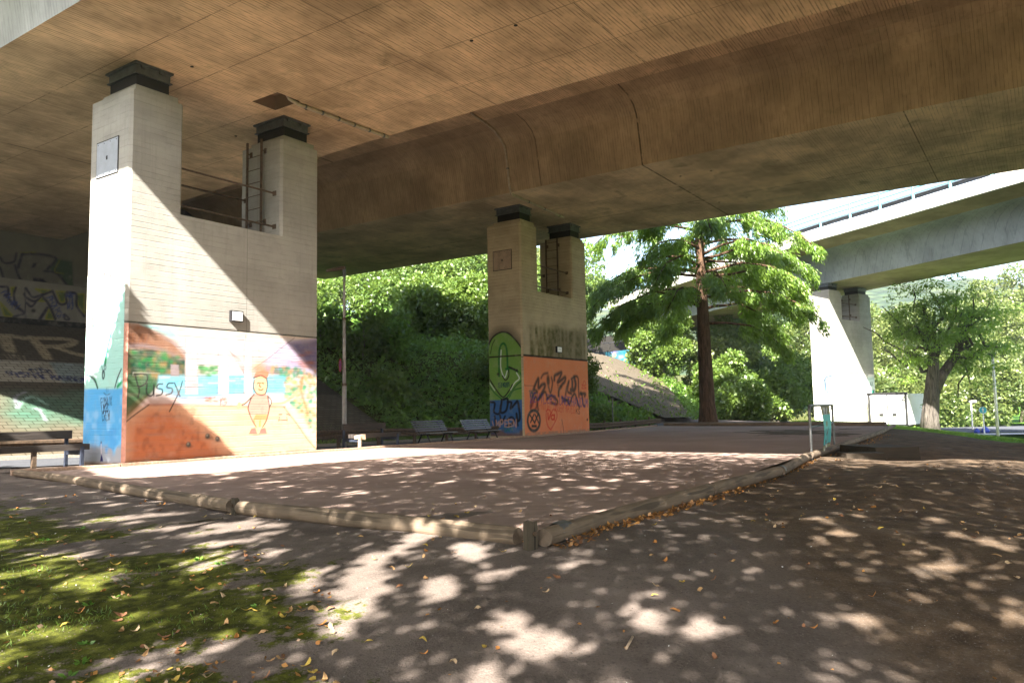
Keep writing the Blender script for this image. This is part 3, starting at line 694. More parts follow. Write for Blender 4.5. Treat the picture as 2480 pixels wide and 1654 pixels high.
# tags
BK = srgb(26, 24, 28)
k = k3
c1.stroke(P3((430,838),(445,900),(462,960),(452,1008)), .035, BK, .01); c1.stroke(P3((425,842),(480,830),(522,850),(512,900),(470,928),(450,924)), .035, BK, .01)
c1.stroke(P3((520,905),(516,975),(540,1000),(566,985),(572,915),(572,1000)), .034, BK, .01)
c1.stroke(P3((640,908),(606,912),(596,940),(634,950),(632,985),(590,998)), .034, BK, .01); c1.stroke(P3((716,902),(682,906),(672,935),(710,944),(706,978),(664,992)), .034, BK, .01)
c1.stroke(P3((728,900),(750,950),(770,1002)), .034, BK, .01); c1.stroke(P3((788,890),(768,960),(720,1060),(690,1118)), .03, BK, .01)
c1.stroke(P3((414,822),(620,830),(618,852),(416,846),(414,822)), .008, srgb(200,200,190), .006, .7, False)
c1.stroke(P3((1650,858),(1788,862),(1786,882),(1650,880),(1650,858)), .01, srgb(60,50,40), .006, .8, False)
c1.stroke(P3((1500,1100),(1600,1105),(1630,1160),(1600,1225),(1540,1235),(1490,1180),(1500,1100)), .012, srgb(200,180,160), .012, .6)
for a_ in (((1522,1140),(1545,1140)),((1524,1160),(1526,1166)),((1580,1162),(1582,1168)),((1580,1140),(1606,1144)),((1522,1180),(1584,1184)),((1522,1176),(1522,1190)),((1584,1176),(1584,1190))): c1.stroke(P3(*a_), .022, srgb(60,34,24), .008)
c1.stroke([(P3((1105,1040))[0][0]+.09*cos(t), P3((1105,1040))[0][1]+.11*sin(t)) for t in np.linspace(0, 2*pi, 14)], .014, srgb(90,90,95), .008); c1.stroke(P3((1075,990),(1076,1070)), .012, BK, .008)
c1.stroke(P3((1210,575),(1258,577)), .012, srgb(110,80,60), .008); c1.stroke(P3((1272,535),(1272,620)), .014, srgb(100,60,50), .008)
c1.over((c1.Y < .10)*c1.noise(6, 31, .4, .6)*.8, srgb(150, 130, 112)); c1.over((c1.Y < .05)*(c1.X < 1.3)*.9, srgb(74, 40, 58))
c1.over(np.clip(c1.noise(9, 33, .6, .9), 0, 1)*.18, srgb(120, 100, 90))
c1.A[..., :3] *= .70
c1.over((c1.Y < 3.4)*np.clip(vnoise(c1.X*1.0+3, c1.Y*7+5, 1.6, 71)-.55, 0, 1)*.8, srgb(120, 100, 92))
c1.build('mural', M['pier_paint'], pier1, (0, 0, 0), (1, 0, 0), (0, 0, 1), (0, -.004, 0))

# --- short sunlit face of the nearest pier (mirror axes: right = -V)
k8 = (0, 540, 2.6125)
c2 = Canvas(uvw(U1, V1), -V, (0, 0, 1), PT-.13, 4.75, .022, a0=-PT+.06)
def P8(*pts): return c2.pp(pts, k8)
MINT = srgb(158, 206, 202)
c2.poly([(-PT, -.1), (.1, -.1), (.1, 4.55), (-.35, 4.3), (-.8, 3.7), (-1.2, 3.3), (-PT, 3.2)], MINT, .16)
c2.over((c2.Y < 4.6)*c2.noise(1.6, 3, .45, .8)*.4*(c2.Y > 1.8), srgb(214, 236, 230))
c2.poly(P8((525,1052),(600,1048),(700,1050),(800,1044),(800,1580),(520,1580)), srgb(82, 158, 214), .03)
c2.over((c2.Y < 1.7)*c2.noise(3.2, 12, .5, .8)*.45, srgb(160, 200, 232)); c2.over((c2.Y < 1.2)*c2.noise(2.6, 14, .55, .8)*.5, srgb(60, 128, 200))
c2.over(np.clip((.42-c2.Y+.25*(c2.noise(2.4, 15)-.5))/.16, 0, 1)*.85, srgb(150, 148, 150)); c2.over(np.clip((.12-c2.Y)/.08, 0, 1), srgb(120, 104, 92))
DK = srgb(24, 34, 50); GR = srgb(30, 140, 90)
c2.stroke(P8((655,325),(700,335),(745,362),(778,400)), .035, DK, .015); c2.blob(*P8((660,322))[0], .04, .05, DK)
c2.stroke(P8((590,585),(630,562),(670,556),(692,568)), .022, DK, .012); c2.stroke(P8((578,570),(586,600),(592,650),(600,690)), .05, DK, .03)
c2.stroke(P8((595,650),(620,760),(640,880),(655,950)), .03, srgb(70,110,120), .015); c2.stroke(P8((684,600),(688,680),(674,800),(662,905)), .026, DK, .012); c2.stroke(P8((612,720),(640,800),(660,900)), .07, srgb(90,160,140), .04, .6)
c2.stroke(P8((722,630),(700,720),(682,800),(668,900)), .05, GR, .018); c2.stroke(P8((700,700),(676,820),(664,900)), .03, GR, .015)
c2.stroke([(P8((655,960))[0][0]+.045*cos(t), P8((655,960))[0][1]+.10*sin(t)) for t in np.linspace(0, 2*pi, 12)], .045, DK, .012)
c2.stroke([(P8((666,912))[0][0]+.04*cos(t), P8((666,912))[0][1]+.06*sin(t)) for t in np.linspace(0, 2*pi, 12)], .03, srgb(90,110,120), .012)
c2.stroke(P8((540,925),(575,950),(600,985),(618,1040)), .06, GR, .02); c2.stroke(P8((545,958),(580,975),(604,1005),(618,1045)), .05, DK, .014); c2.stroke(P8((538,905),(560,940),(610,975)), .05, srgb(225,236,250), .025)
c2.stroke(P8((768,925),(745,980),(728,1040)), .045, DK, .014); c2.stroke(P8((765,1010),(745,1035)), .09, GR, .03)
for a_, sc, tx in (((640,1165),(712,1150),'FONUX'), ((645,1205),(690,1195),'UKB'), ((648,1250),(698,1240),'CREW')):
    q0, q1 = P8(a_, sc); c2.text(tx, q0, q1, .22, .018, DK, .008, 1, .012, 5)
c2.stroke(P8((658,1075),(676,1088),(698,1080)), .016, DK, .008); c2.stroke(P8((674,1045),(675,1068)), .014, DK, .008); c2.stroke(P8((684,1045),(684,1068)), .014, DK, .008)
c2.stroke(P8((641,1385),(641,1440),(645,1505)), .025, srgb(200,190,205), .01); c2.poly(P8((644,1455),(654,1508),(634,1508)), srgb(30,30,90), .01); c2.blob(*P8((641,1388))[0], .03, .03, DK)
c2.build('painted_side', M['pier_paint'], pier1, (0, 0, 0), (0, -1, 0), (0, 0, 1), (-.004, 0, 0))
# chamfer strip painted salmon on the corner
mesh_np('corner_stripe', [(-.002, .068, .05), (.068, -.002, .05), (.068, -.002, 3.42), (-.002, .068, 3.42)], [(0, 1, 2, 3)], simple('salmon_paint', (.52, .26, .20), .8), pier1)

# --- middle pier, long orange face
k5 = (1200, 880, 8.7125)
c3 = Canvas(uvw(U2, V2), U, (0, 0, 1), PL-.14, 5.55, .03, a0=.07)
def P5(*pts): return c3.pp(pts, k5)
c3.over((c3.Y < 3.55)*1.0, srgb(214, 132, 92)); c3.over((c3.Y < 3.55)*c3.noise(.8, 3, .3, .8)*.4, srgb(196, 110, 66)); c3.over((c3.Y < 3.55)*c3.noise(3.5, 4, .6, .9)*.25, srgb(222, 150, 112))
# algae stain above the joint
alg = np.clip((5.15+.35*(c3.noise(1.5, 8, 0, 1)-.5)-c3.Y)/.3, 0, 1)*(c3.Y > 3.59)*np.clip((c3.X-.55)/.15, 0, 1)*np.clip((5.85-c3.X)/.2, 0, 1)
stk = np.clip((vnoise(c3.X+9, c3.Y*.15+4, 5.5, 21)-.25)/.35, 0, 1)
c3.over(alg*(.35+.6*stk)*(.5+.5*c3.noise(6, 22, .2, .7)), srgb(88, 84, 40)); c3.over(alg*np.clip((c3.X-2.2)/.8, 0, 1)*.35, srgb(90, 84, 66))
GY = srgb(72, 70, 68); c_ = lambda *p_: P5(*p_)
for pts, w in ((((800,560),(830,470),(870,380),(905,320),(905,440),(910,520),(980,450),(1040,440),(1030,520),(960,660),(920,740)), .17), (((830,560),(880,600),(810,640),(760,780),(740,900)), .14), (((960,310),(1010,230),(1100,200)), .10), (((1180,300),(1200,420),(1160,620),(1120,500)), .12),
    (((1240,350),(1250,260),(1320,220),(1390,190),(1360,290),(1310,400),(1400,340),(1470,290),(1460,380),(1400,450),(1340,560),(1330,680)), .17), (((1480,660),(1500,520),(1550,370),(1520,580),(1600,640)), .13), (((1600,330),(1680,270),(1740,310),(1750,500),(1760,700)), .13), (((1590,560),(1660,560),(1690,440),(1660,300)), .22), (((1620,380),(1620,500)), .2),
    (((740,950),(800,800),(850,700),(880,840),(850,960)), .13), (((900,980),(880,800),(940,720),(1040,600),(1090,720)), .13), (((1080,760),(1180,680),(1300,780),(1290,860),(1180,830)), .14), (((1400,720),(1500,780),(1560,850),(1620,700),(1680,650),(1740,860),(1770,920)), .14), (((1800,620),(1830,700),(1850,860),(1880,900)), .13), (((1790,640),(1890,640),(1880,690)), .16), (((1430,800),(1540,760)), .12)):
    c3.stroke(c_(*pts), w*1.0, srgb(52, 50, 50), .05, .9)
c3.blob(*c_((1110,360))[0], .16, .30, srgb(80, 60, 50), .95, 4)
c3.text('DEVILERS UNGEHANDUM', c_((730,810))[0], c_((1960,925))[0], .42, .035, srgb(40, 44, 130), .012, .95, .02, 3)
c3.text('DAST-NICHT UNSER KRIEG!', c_((740,950))[0], c_((1720,1060))[0], .36, .03, srgb(190, 60, 44), .014, .8, .02, 4)
ov = lambda cx, cy, rx, ry, n=20, a0=0, a1=2*pi: [(cx+rx*cos(t), cy+ry*sin(t)) for t in np.linspace(a0, a1, n)]
c3.stroke(c_(*ov(808,1205,130,215)), .15, srgb(58, 56, 56), .03)
for pts in (((725,1085),(830,1260)),((812,1070),(740,1240)),((835,1080),(915,1260)),((905,1050),(830,1240))): c3.stroke(c_(*pts), .09, srgb(48, 48, 48), .02)
c3.poly(c_((760,1295),(870,1295),(870,1350),(760,1350)), srgb(50, 50, 50), .02)
RD = srgb(196, 58, 42)
c3.stroke(c_((1175,1040),(1120,970),(1070,1030),(1075,1200),(1110,1330),(1170,1400)), .07, RD, .025, .85); c3.stroke(c_((1175,1050),(1220,970),(1280,1000),(1295,1130),(1240,1260),(1180,1370)), .07, RD, .025, .85)
c3.stroke(c_((1105,1050),(1118,1180),(1165,1060)), .09, RD, .02); c3.stroke(c_(*ov(1208,1135,36,48)), .08, RD, .02); c3.stroke(c_((1245,1080),(1240,1190)), .08, RD, .02)
c3.stroke(c_((1820,530),(1870,370),(1905,460),(1820,450),(1910,520),(1820,530)), .04, RD, .02, .8)
c3.text('KS', c_((1700,1060))[0], c_((1790,1065))[0], .25, .03, BK, .012); c3.text('TESF', c_((1300,530))[0], c_((1420,545))[0], .16, .025, BK, .012, .8)
c3.stroke(c_((1398,1185),(1420,1300),(1440,1465)), .035, BK, .01); c3.stroke(c_((1395,1250),(1370,1460)), .02, srgb(140,70,50), .012, .7); c3.blob(*c_((1935,1185))[0], .07, .07, BK, 1, 5)
c3.stroke(c_((615,435),(615,470),(825,478)), .02, BK, .01, .8, False); c3.text('TOM', c_((720,720))[0], c_((800,700))[0], .3, .03, srgb(20,80,90), .012)
c3.over((c3.Y < .14)*c3.noise(5, 31, .3, .6)*.8, srgb(150, 120, 100)); c3.over(((c3.Y > 3.53)&(c3.Y < 3.60))*1.0, srgb(50, 40, 30))
c3.build('graffiti', M['pier2_paint'], pier2, (0, 0, 0), (1, 0, 0), (0, 0, 1), (0, -.004, 0))

# --- middle pier, short green and blue side: photo zoom factors below refer to a 430 px wide view
k6 = (1130, 450, 2.4116)
c4 = Canvas(uvw(U2, V2), -V, (0, 0, 1), PT-.13, 5.0, .022, a0=-PT+.06)
def P6(*pts): return c4.pp(pts, k6)
arch = spline(P6((118,960),(150,890),(200,856),(245,862),(290,905),(330,960)), 8)
c4.stroke(arch, .42, srgb(40, 34, 28), .20, .7)
c4.poly(arch+[(.2, -.1), (-PT-.2, -.1)], srgb(104, 142, 68), .02); c4.stroke(arch, .07, BK, .02)
c4.over((c4.Y < 4.4)*c4.noise(2.2, 5, .5, .9)*.22*(c4.A[..., 3] > .5), srgb(70, 118, 44))
G1 = srgb(24, 96, 44); WH = srgb(200, 214, 210)
c4.stroke(P6((190,1110),(192,960),(215,920),(235,960),(240,1080)), .10, G1, .02); c4.stroke(P6((202,960),(200,1060),(222,1120),(238,1080)), .05, WH, .015); c4.stroke(P6((210,1110),(228,1135),(246,1110),(246,1060)), .06, BK, .015)
c4.stroke(P6((230,1070),(262,1066),(300,1085)), .10, G1, .025); c4.stroke(P6((248,1058),(270,1068),(296,1080)), .08, BK, .015); c4.blob(*P6((294,1078))[0], .06, .07, BK, 1, 4)
c4.stroke(P6((292,1092),(308,1125),(282,1150),(258,1190)), .05, WH, .015); c4.stroke(P6((312,1090),(325,1130),(290,1165),(240,1230),(222,1250)), .06, G1, .02)
c4.stroke(P6((122,1110),(160,1170),(200,1225),(224,1228),(258,1180),(268,1160)), .06, BK, .015); c4.stroke(P6((122,1150),(160,1205),(210,1248)), .05, G1, .02); c4.stroke(P6((128,1140),(165,1195)), .03, WH, .015)
c4.stroke(P6((250,1235),(275,1195),(320,1180)), .05, G1, .02); c4.blob(*P6((184,1100))[0], .07, .07, BK); c4.stroke(P6((140,980),(150,930),(165,900)), .035, BK, .012)
c4.text('TECHNOBOY', P6((185,1178))[0], P6((255,1172))[0], .20, .028, srgb(16, 66, 70), .01, 1, .01, 3)
c4.poly([(-PT-.1, -.1), (.1, -.1), P6((335,1248))[0], P6((120,1252))[0]], srgb(48, 92, 146), .02)
c4.over((c4.Y < 1.6)*c4.noise(2, 9, .5, .8)*.4, srgb(34, 74, 130))
for pts, w in ((((140,1262),(165,1270),(160,1320),(190,1330),(200,1280)), .10), (((205,1250),(240,1245),(232,1310),(200,1322),(205,1260)), .11), (((240,1262),(262,1265),(258,1300),(285,1270),(300,1262),(312,1350),(300,1372),(292,1330)), .11), (((165,1345),(170,1410)), .09), (((195,1340),(205,1380),(225,1345)), .09), (((240,1365),(262,1350),(278,1365),(262,1392),(240,1400)), .09), (((292,1350),(300,1400)), .08)):
    c4.stroke(P6(*pts), w, srgb(16, 20, 34), .025)
c4.text('IMPEEN', P6((148,1412))[0], P6((300,1405))[0], .30, .04, srgb(196, 150, 120), .02, .8, .02, 6); c4.text('CAN', P6((220,1432))[0], P6((275,1432))[0], .18, .03, srgb(20, 110, 90), .015, .8, .02, 7)
c4.over(np.clip((.28-c4.Y+.2*(c4.noise(2.6, 15)-.5))/.12, 0, 1)*.8, srgb(112, 84, 62)); c4.over(((c4.Y > 3.54)&(c4.Y < 3.60))*1.0, srgb(40, 40, 26))
c4.build('painted_side', M['pier2_paint'], pier2, (0, 0, 0), (0, -1, 0), (0, 0, 1), (-.004, 0, 0))

# --- far pier: pale graffiti
e3 = np.array([cos(R(37.7)), sin(R(37.7)), 0]); f3 = np.array([-sin(R(37.7)), cos(R(37.7)), 0])
c5 = Canvas((23.7, 58, -.9), -f3, (0, 0, 1), 1.62, 4.4, .045, a0=-1.69)
c5.over(np.full(c5.X.shape, .9), srgb(222, 222, 212))
k9 = (1900, 380, 2.119)
def P9(*pts): return c5.pp(pts, k9)
for pts, w in ((((168,1118),(190,1135),(205,1150),(207,1200)), .12), (((252,1120),(222,1128),(210,1135),(212,1180),(220,1215)), .12), (((182,1198),(205,1225),(215,1245)), .10), (((232,1188),(218,1215),(216,1250)), .10), (((255,1265),(240,1290)), .14)):
    c5.stroke(P9(*pts), w*1.3, srgb(60, 78, 96), .04); 
c5.blob(*P9((175,1135))[0], .2, .3, srgb(224, 214, 130), .6); c5.blob(*P9((235,1270))[0], .2, .2, srgb(224, 210, 100), .6); c5.blob(*P9((212,1225))[0], .2, .5, srgb(150, 200, 220), .4)
c5.build('painted_side', M['pier_paint'], pier3, (0, 0, 0), (0, -1, 0), (0, 0, 1), (-.005, 0, 0))
c6 = Canvas((23.7, 58, -.9), e3, (0, 0, 1), 5.86, 4.3, .06, a0=.07)
c6.over(np.full(c6.X.shape, .85), srgb(224, 222, 214)); 
for i in range(16):
    x_ = .6+rng.random()*5; y_ = 1.5+rng.random()*2.7; c6.stroke([(x_, y_), (x_+.12*rng.normal(), y_+.15), (x_+.15, y_+.2*rng.normal())], .06, srgb(60,66,80), .04)
c6.stroke([(3.4, 4.2), (4.3, 4.1), (5.0, 3.9), (5.8, 4.0)], .09, srgb(110,106,104), .05); c6.poly([(4.7,3.2),(5.9,3.2),(5.9,4.1),(4.9,4.1)], srgb(170, 200, 192), .1, .7); c6.blob(5.6, 2.9, .28, .28, srgb(20, 110, 96), 1, 4)
c6.text('LAX', (5.0, 3.4), (5.7, 3.4), .3, .05, srgb(50,60,70), .02)
c6.build('graffiti', M['pier_paint'], pier3, (0, 0, 0), (1, 0, 0), (0, 0, 1), (0, -.005, 0))

# ------------------------------------------------------------------ the viaduct overhead
def uvpart(name, mb_or, mat, root, off):
    o = mb_or.build(name, mat, root); o.location = (-off[0], -off[1], -off[2]); return o
OFF = (22.8, 18.2, 0)
via = empty('viaduct', uvw(22.8, 18.2, 0), THETA, 'broad concrete viaduct deck with two box girders spanning the whole top of the picture', 'bridge')
VE = 41
VS = [-90, 18, VE]
def rx(u, v): return u + (max(0, v-18)*.05 if 16 < u < 22 else 0) - (max(0, v-18)*.36 if u < 4.2 else 0)  # left edge flare is added to drop the deck shadow lower on the slope
H1, H2 = 10.05, 10.45
def profile_sheet(prof, vs=VS):
    mb = MB(); rings = [[(rx(u, v), v, z) for u, z in prof] for v in vs]
    return mb.sweep(None, rings, False, False)
# girder soffits, the first with its square opening
def soffit(u0, u1, z, hole=None):
    mb = MB()
    if hole is None: return mb.add([(u0,-90,z),(u1,-90,z),(u1,VE,z),(u0,VE,z)], [(0,1,2,3)])
    a, b, c, d = hole
    for x0, x1, y0, y1 in ((u0,a,-90,c),(a,b,-90,c),(b,u1,-90,c),(u0,a,c,d),(b,u1,c,d),(u0,a,d,VE),(a,b,d,VE)):
        mb.add([(x0,y0,z),(rx(x1,y0) if x1 == u1 else x1,y0,z),(rx(x1,y1) if x1 == u1 else x1,y1,z),(x0,y1,z)], [(0,1,2,3)])
    mb.add([(b,d,z),(rx(u1,d),d,z),(rx(u1,VE),VE,z),(b,VE,z)], [(0,1,2,3)])
    return mb
HO = (13.86, 14.68, 17.10, 18.20)
uvpart('girder_soffit', soffit(8.2, 18.25, H1, HO), M['soffit'], via, OFF)
uvpart('girder_soffit', soffit(27.35, 37.4, H2), M['soffit2'], via, OFF)
a, b, c, d = HO
hr = MB(); q = .14
hr.add([(a,c,H1),(b,c,H1),(b,d,H1),(a,d,H1),(a+q,c+q,H1+.35),(b-q,c+q,H1+.35),(b-q,d-q,H1+.35),(a+q,d-q,H1+.35)], [(0,1,5,4),(1,2,6,5),(2,3,7,6),(3,0,4,7)])
hr.box(a+q, b-q, c+q, d-q, H1+.35, H1+1.4)
M['recess'] = concrete('shaded_recess_concrete', (.16, .11, .07), None)  # darker than the soffit to put the hole's inner shade into the colour
uvpart('access_opening', hr, M['recess'], via, OFF)
L1 = [(8.2,H1),(7.95,11.6),(7.8,12.05),(7.45,12.4),(6.9,12.6),(3.9,12.87)]
R1 = [(18.25,H1),(18.5,11.6),(18.65,12.1),(19.0,12.5),(19.6,12.8),(20.4,12.95)]
L2 = [(27.35,H2),(27.03,12.0),(26.93,12.35),(26.7,12.65),(26.2,12.9),(25.4,13.02)]
R2 = [(37.4,H2),(37.7,12.0),(37.85,12.4),(38.2,12.75),(39.0,12.95),(41.5,13.05)]
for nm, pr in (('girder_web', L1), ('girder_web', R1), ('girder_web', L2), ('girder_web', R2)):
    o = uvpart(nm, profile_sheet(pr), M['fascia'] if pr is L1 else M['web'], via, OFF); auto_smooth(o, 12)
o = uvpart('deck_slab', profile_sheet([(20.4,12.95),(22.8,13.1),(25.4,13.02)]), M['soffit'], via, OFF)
tp = MB(); tp.sweep(None, [[(rx(3.9, v), v, 13.4), (41.5, v, 13.4), (41.5, v, 13.55), (rx(3.9, v), v, 13.55)] for v in VS]); uvpart('road_deck', tp, M['asphalt'], via, OFF)
for u0, z0 in ((3.6, 12.85), (41.5, 13.02)):
    uvpart('edge_beam', MB().sweep(None, [[(rx(u0, v), v, z0), (rx(u0, v)+.32, v, z0), (rx(u0, v)+.32, v, z0+1.0), (rx(u0, v), v, z0+1.0)] for v in VS]), M['edge'], via, OFF)
# drain pipes with clips
def pipe(pts, r=.055):
    o = uvpart('drain_pipe', MB().tube(pts, r, 10), M['pipe'], via, OFF); auto_smooth(o, 60)
    return o
pp = [(14.3,17.35,H1+.3),(14.42,17.25,H1+.02),(14.7,17.2,H1-.06),(18.22,17.05,H1-.06)]
po = pipe(pp)
for q in np.linspace(14.9, 18.0, 6):
    k = MB().tube([(q,17.19-(q-14.7)*.043,H1-.06),(q+.05,17.19-(q-14.7)*.043,H1-.06)], .068, 10)
    o = k.build('pipe_clip', M['galv'], po)
pts = [(24.4,18.3,13.0),(25.4,18.4,12.96),(26.2,18.45,12.84),(26.66,18.45,12.6),(26.88,18.42,12.35),(26.97,18.4,12.0),(27.28,18.45,H2+.1),(27.42,18.47,H2-.06),(27.9,18.5,H2-.06),(32.4,18.8,H2-.06)]
po = pipe(pts, .05)
for p_ in ((27.1,18.42,11.4),(28.9,18.56,H2-.06),(30.4,18.66,H2-.06),(31.9,18.77,H2-.06)):
    e_ = (0,0,.05) if p_[0] < 28 else (.05,0,0)
    MB().tube([p_, tuple(np.array(p_)+np.array(e_))], .065, 10).build('pipe_clip', M['galv'], po)
def soff_px(px, py, z):
    p_ = hit_z(px, py, z); return to_uv(p_[0], p_[1])
for px, py, z in ((465,162,H1),(1142,99,H1),(1249,62,H1),(571,330,H1),(743,266,H1),(1722,414,H2),(1648,427,H2),(1808,478,H2),(1742,490,H2)):
    u_, v_ = soff_px(px, py, z)
    uvpart('weep_hole', MB().tube([(u_,v_,z-.012),(u_,v_,z+.05)], .045, 10), M['dark'], via, OFF)

# ------------------------------------------------------------------ left abutment and paved slope
VA = 38.0
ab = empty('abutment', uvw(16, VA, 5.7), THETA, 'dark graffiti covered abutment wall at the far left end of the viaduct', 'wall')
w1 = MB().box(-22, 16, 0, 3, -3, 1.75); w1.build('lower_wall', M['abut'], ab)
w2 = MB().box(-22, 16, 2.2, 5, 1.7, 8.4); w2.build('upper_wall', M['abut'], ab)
k8b = (0, 580, 5.6)
ca = Canvas(uvw(16, VA, 5.7), U, (0, 0, 1), 16, 1.74, .05, base=srgb(104, 100, 92), a0=-7)  # base tone darkened to carry the shade under the deck
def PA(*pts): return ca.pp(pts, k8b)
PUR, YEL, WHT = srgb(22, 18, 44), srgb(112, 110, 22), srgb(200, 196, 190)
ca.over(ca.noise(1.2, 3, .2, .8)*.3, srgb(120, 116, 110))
for pts in (((150,650),(210,650),(160,770)), ((480,670),(690,690),(590,740)), ((760,700),(900,710),(870,850),(820,850)), ((520,835),(580,780),(640,840)), ((0,850),(190,1050),(60,1040)), ((660,930),(740,1080),(620,1080)), ((1040,740),(1140,740),(1140,1000),(1060,900))):
    ca.poly(PA(*pts), srgb(70, 84, 40), .04); ca.stroke(PA(*pts, pts[0]), .07, YEL, .02, 1, False)
for pts, w in ((((215,655),(185,760),(230,900),(330,990)), .10), (((350,660),(440,780),(540,760),(580,740)), .10), (((330,740),(350,780),(470,840),(590,750),(710,700)), .10), (((590,790),(660,880),(750,1080)), .12), (((710,700),(800,870),(900,860),(885,760),(905,720)), .10), (((905,720),(1030,740),(1040,900),(1140,1040)), .12), (((0,640),(100,650),(110,740),(60,760)), .10), (((90,770),(200,900),(320,1000),(180,1050)), .10), (((640,930),(540,1080)), .14), (((870,1010),(940,1080),(880,1080),(870,1010)), .08), (((360,860),(420,910),(480,860)), .09), (((340,660),(345,1090)), .04)):
    ca.stroke(PA(*pts), w, PUR, .025)
for tx, a_, b_ in (('FCK NZI', (20,740), (210,960)), ('#FCKPCS', (640,790), (800,1080)), ('WARE', (900,790), (1000,810)), ('JA', (920,870), (1000,880)), ('NO', (920,940), (1000,950))):
    ca.text(tx, PA(a_)[0], PA(b_)[0], .26, .035, srgb(30, 44, 96), .015, 1, .02, 8)
ca.blob(*PA((452,968))[0], .10, .09, BK, 1, 5)
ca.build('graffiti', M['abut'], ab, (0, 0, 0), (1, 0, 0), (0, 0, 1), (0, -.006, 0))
cb = Canvas(uvw(16, VA+2.2, 7.4), U, (0, 0, 1), 16, 3.6, .06, a0=-7)
def PB(*pts): return cb.pp(pts, k8b)
GRY = srgb(98, 94, 88)
cb.poly(PB((300,200),(750,255),(640,405),(780,470),(980,720),(240,620),(250,380)), GRY, .04); cb.poly(PB((0,240),(220,190),(240,330),(300,590),(0,600)), GRY, .04)
cb.poly(PB((750,260),(980,300),(1000,700),(780,480),(660,400)), srgb(50, 70, 50), .06)
for pts, w in ((((300,200),(550,205),(760,262),(640,405)), .12), (((600,430),(780,470),(980,720)), .10), (((200,350),(240,470),(300,590)), .10), (((300,200),(245,380)), .14), (((0,240),(60,320),(190,300),(222,190)), .10), (((0,380),(60,560),(100,595)), .10)):
    cb.stroke(PB(*pts), w, PUR, .03)
for a_ in (((450,320),(500,320),(475,380),(425,385)), ((445,515),(580,530),(655,605),(445,585))): cb.poly(PB(*a_), PUR, .03)
cb.stroke(PB((270,178),(490,172)), .05, YEL, .02); cb.stroke(PB((810,280),(740,430),(860,470)), .04, YEL, .02)
cb.build('graffiti', M['abut'], ab, (0, 2.2, 1.7), (1, 0, 0), (0, 0, 1), (0, -.006, 0))
# paved slope with painted letters; b runs up the slope
sl = math.atan(.54); es = V*cos(sl)+np.array([0, 0, sin(sl)])
o_s = uvw(16, 27.6, 0.0)+np.array([0, 0, .07]) + np.array([0,0,float(near_z(*uvw(16, 27.6)[:2]))])*0.6
cs = Canvas(o_s, U, es, 34, 12.0, .075, base=srgb(108, 100, 86), a0=-20, b0=-.5)
cs.over((cs.Y > 4.6)*.9, srgb(74, 66, 54)); cs.over(cs.noise(1.5, 3, .3, .8)*.3, srgb(80, 74, 62))
k8c = (0, 540, 2.6125)
def PS(*pts): return cs.pp(pts, k8c)
def PT5(*pts): return cs.pp(pts, k8b)
cs.poly(PS((-60,862),(535,890),(535,1012),(-60,998)), srgb(176, 172, 160), .05, .9); cs.poly(PS((310,880),(535,890),(535,1012),(395,1010)), srgb(130, 150, 156), .06, .8)
LT = srgb(176, 162, 134)
cs.stroke(PT5((-60,1300),(160,1310),(305,1335)), .42, LT, .05, .9, False); cs.stroke(PT5((60,1320),(130,1500)), .5, LT, .05, .9, False)
cs.stroke(PT5((430,1330),(560,1480),(640,1600)), .42, LT, .05, .9, False); cs.stroke(PT5((430,1335),(880,1350),(1010,1380),(900,1440),(600,1450)), .36, LT, .05, .9); cs.stroke(PT5((760,1465),(1000,1545),(1160,1580)), .36, LT, .05, .9, False)
cs.text('FUCK', PS((205,945))[0], PS((345,950))[0], .36, .07, srgb(40,50,84), .02, 1, .03, 3); cs.text('SYSTEM MAUREN', PS((55,965))[0], PS((560,1010))[0], .42, .07, srgb(34,44,100), .02, 1, .03, 4); cs.stroke(PS((258,935),(260,912)), .06, srgb(40,50,84), .02)
cs.text('LIMIT', PS((40,860))[0], PS((180,872))[0], .5, .06, srgb(150,140,120), .02, .8, .03, 4)
for q in range(24): cs.blob(*PS((120+rng.random()*420, 1080+rng.random()*230))[0], .8, .5, srgb(70,112,96), .35)
cs.stroke(PS((110,1170),(150,1120),(210,1100),(300,1150)), .12, srgb(150,190,180), .05, .8); cs.stroke(PS((215,1175),(250,1180),(290,1250)), .1, srgb(160,170,180), .05, .8); cs.stroke(PS((110,1170),(100,1100),(160,1070)), .1, srgb(150,150,170), .05, .7)
mp = NT('paved_slope_stones'); co = mp.coord('Object'); x_, y_, z_ = mp.sep(co)
br = mp.n('ShaderNodeTexBrick'); mp.l(mp.scale(co, (1, 1.14, 1)), br.inputs['Vector']); br.inputs['Scale'].default_value = 1.0; br.inputs['Brick Width'].default_value = .42; br.inputs['Row Height'].default_value = .24; br.inputs['Mortar Size'].default_value = .018
br.inputs[1].default_value = (.8, .8, .8, 1); br.inputs[2].default_value = (.62, .6, .58, 1); br.inputs[3].default_value = (.25, .24, .2, 1)
pc = mp.mix(1.0, mp.attr('paint')[0], br.outputs['Color'], 'MULTIPLY')
pc = mp.mix(mp.math('MULTIPLY', mp.smooth(mp.noise(co, 1.3, 5, .7), .5, .75), .5), pc, (.05, .045, .03))
mp.bsdf(pc, .92, normal=mp.bump(br.outputs['Fac'], -.5, .03), spec=.15); M['paved'] = mp.m
so = empty('paved_slope', o_s, THETA, kind='structure')
cs.build('paving', M['paved'], so, (0, 0, 0), (1, 0, 0), (0, cos(sl), sin(sl)), (0, 0, 0))

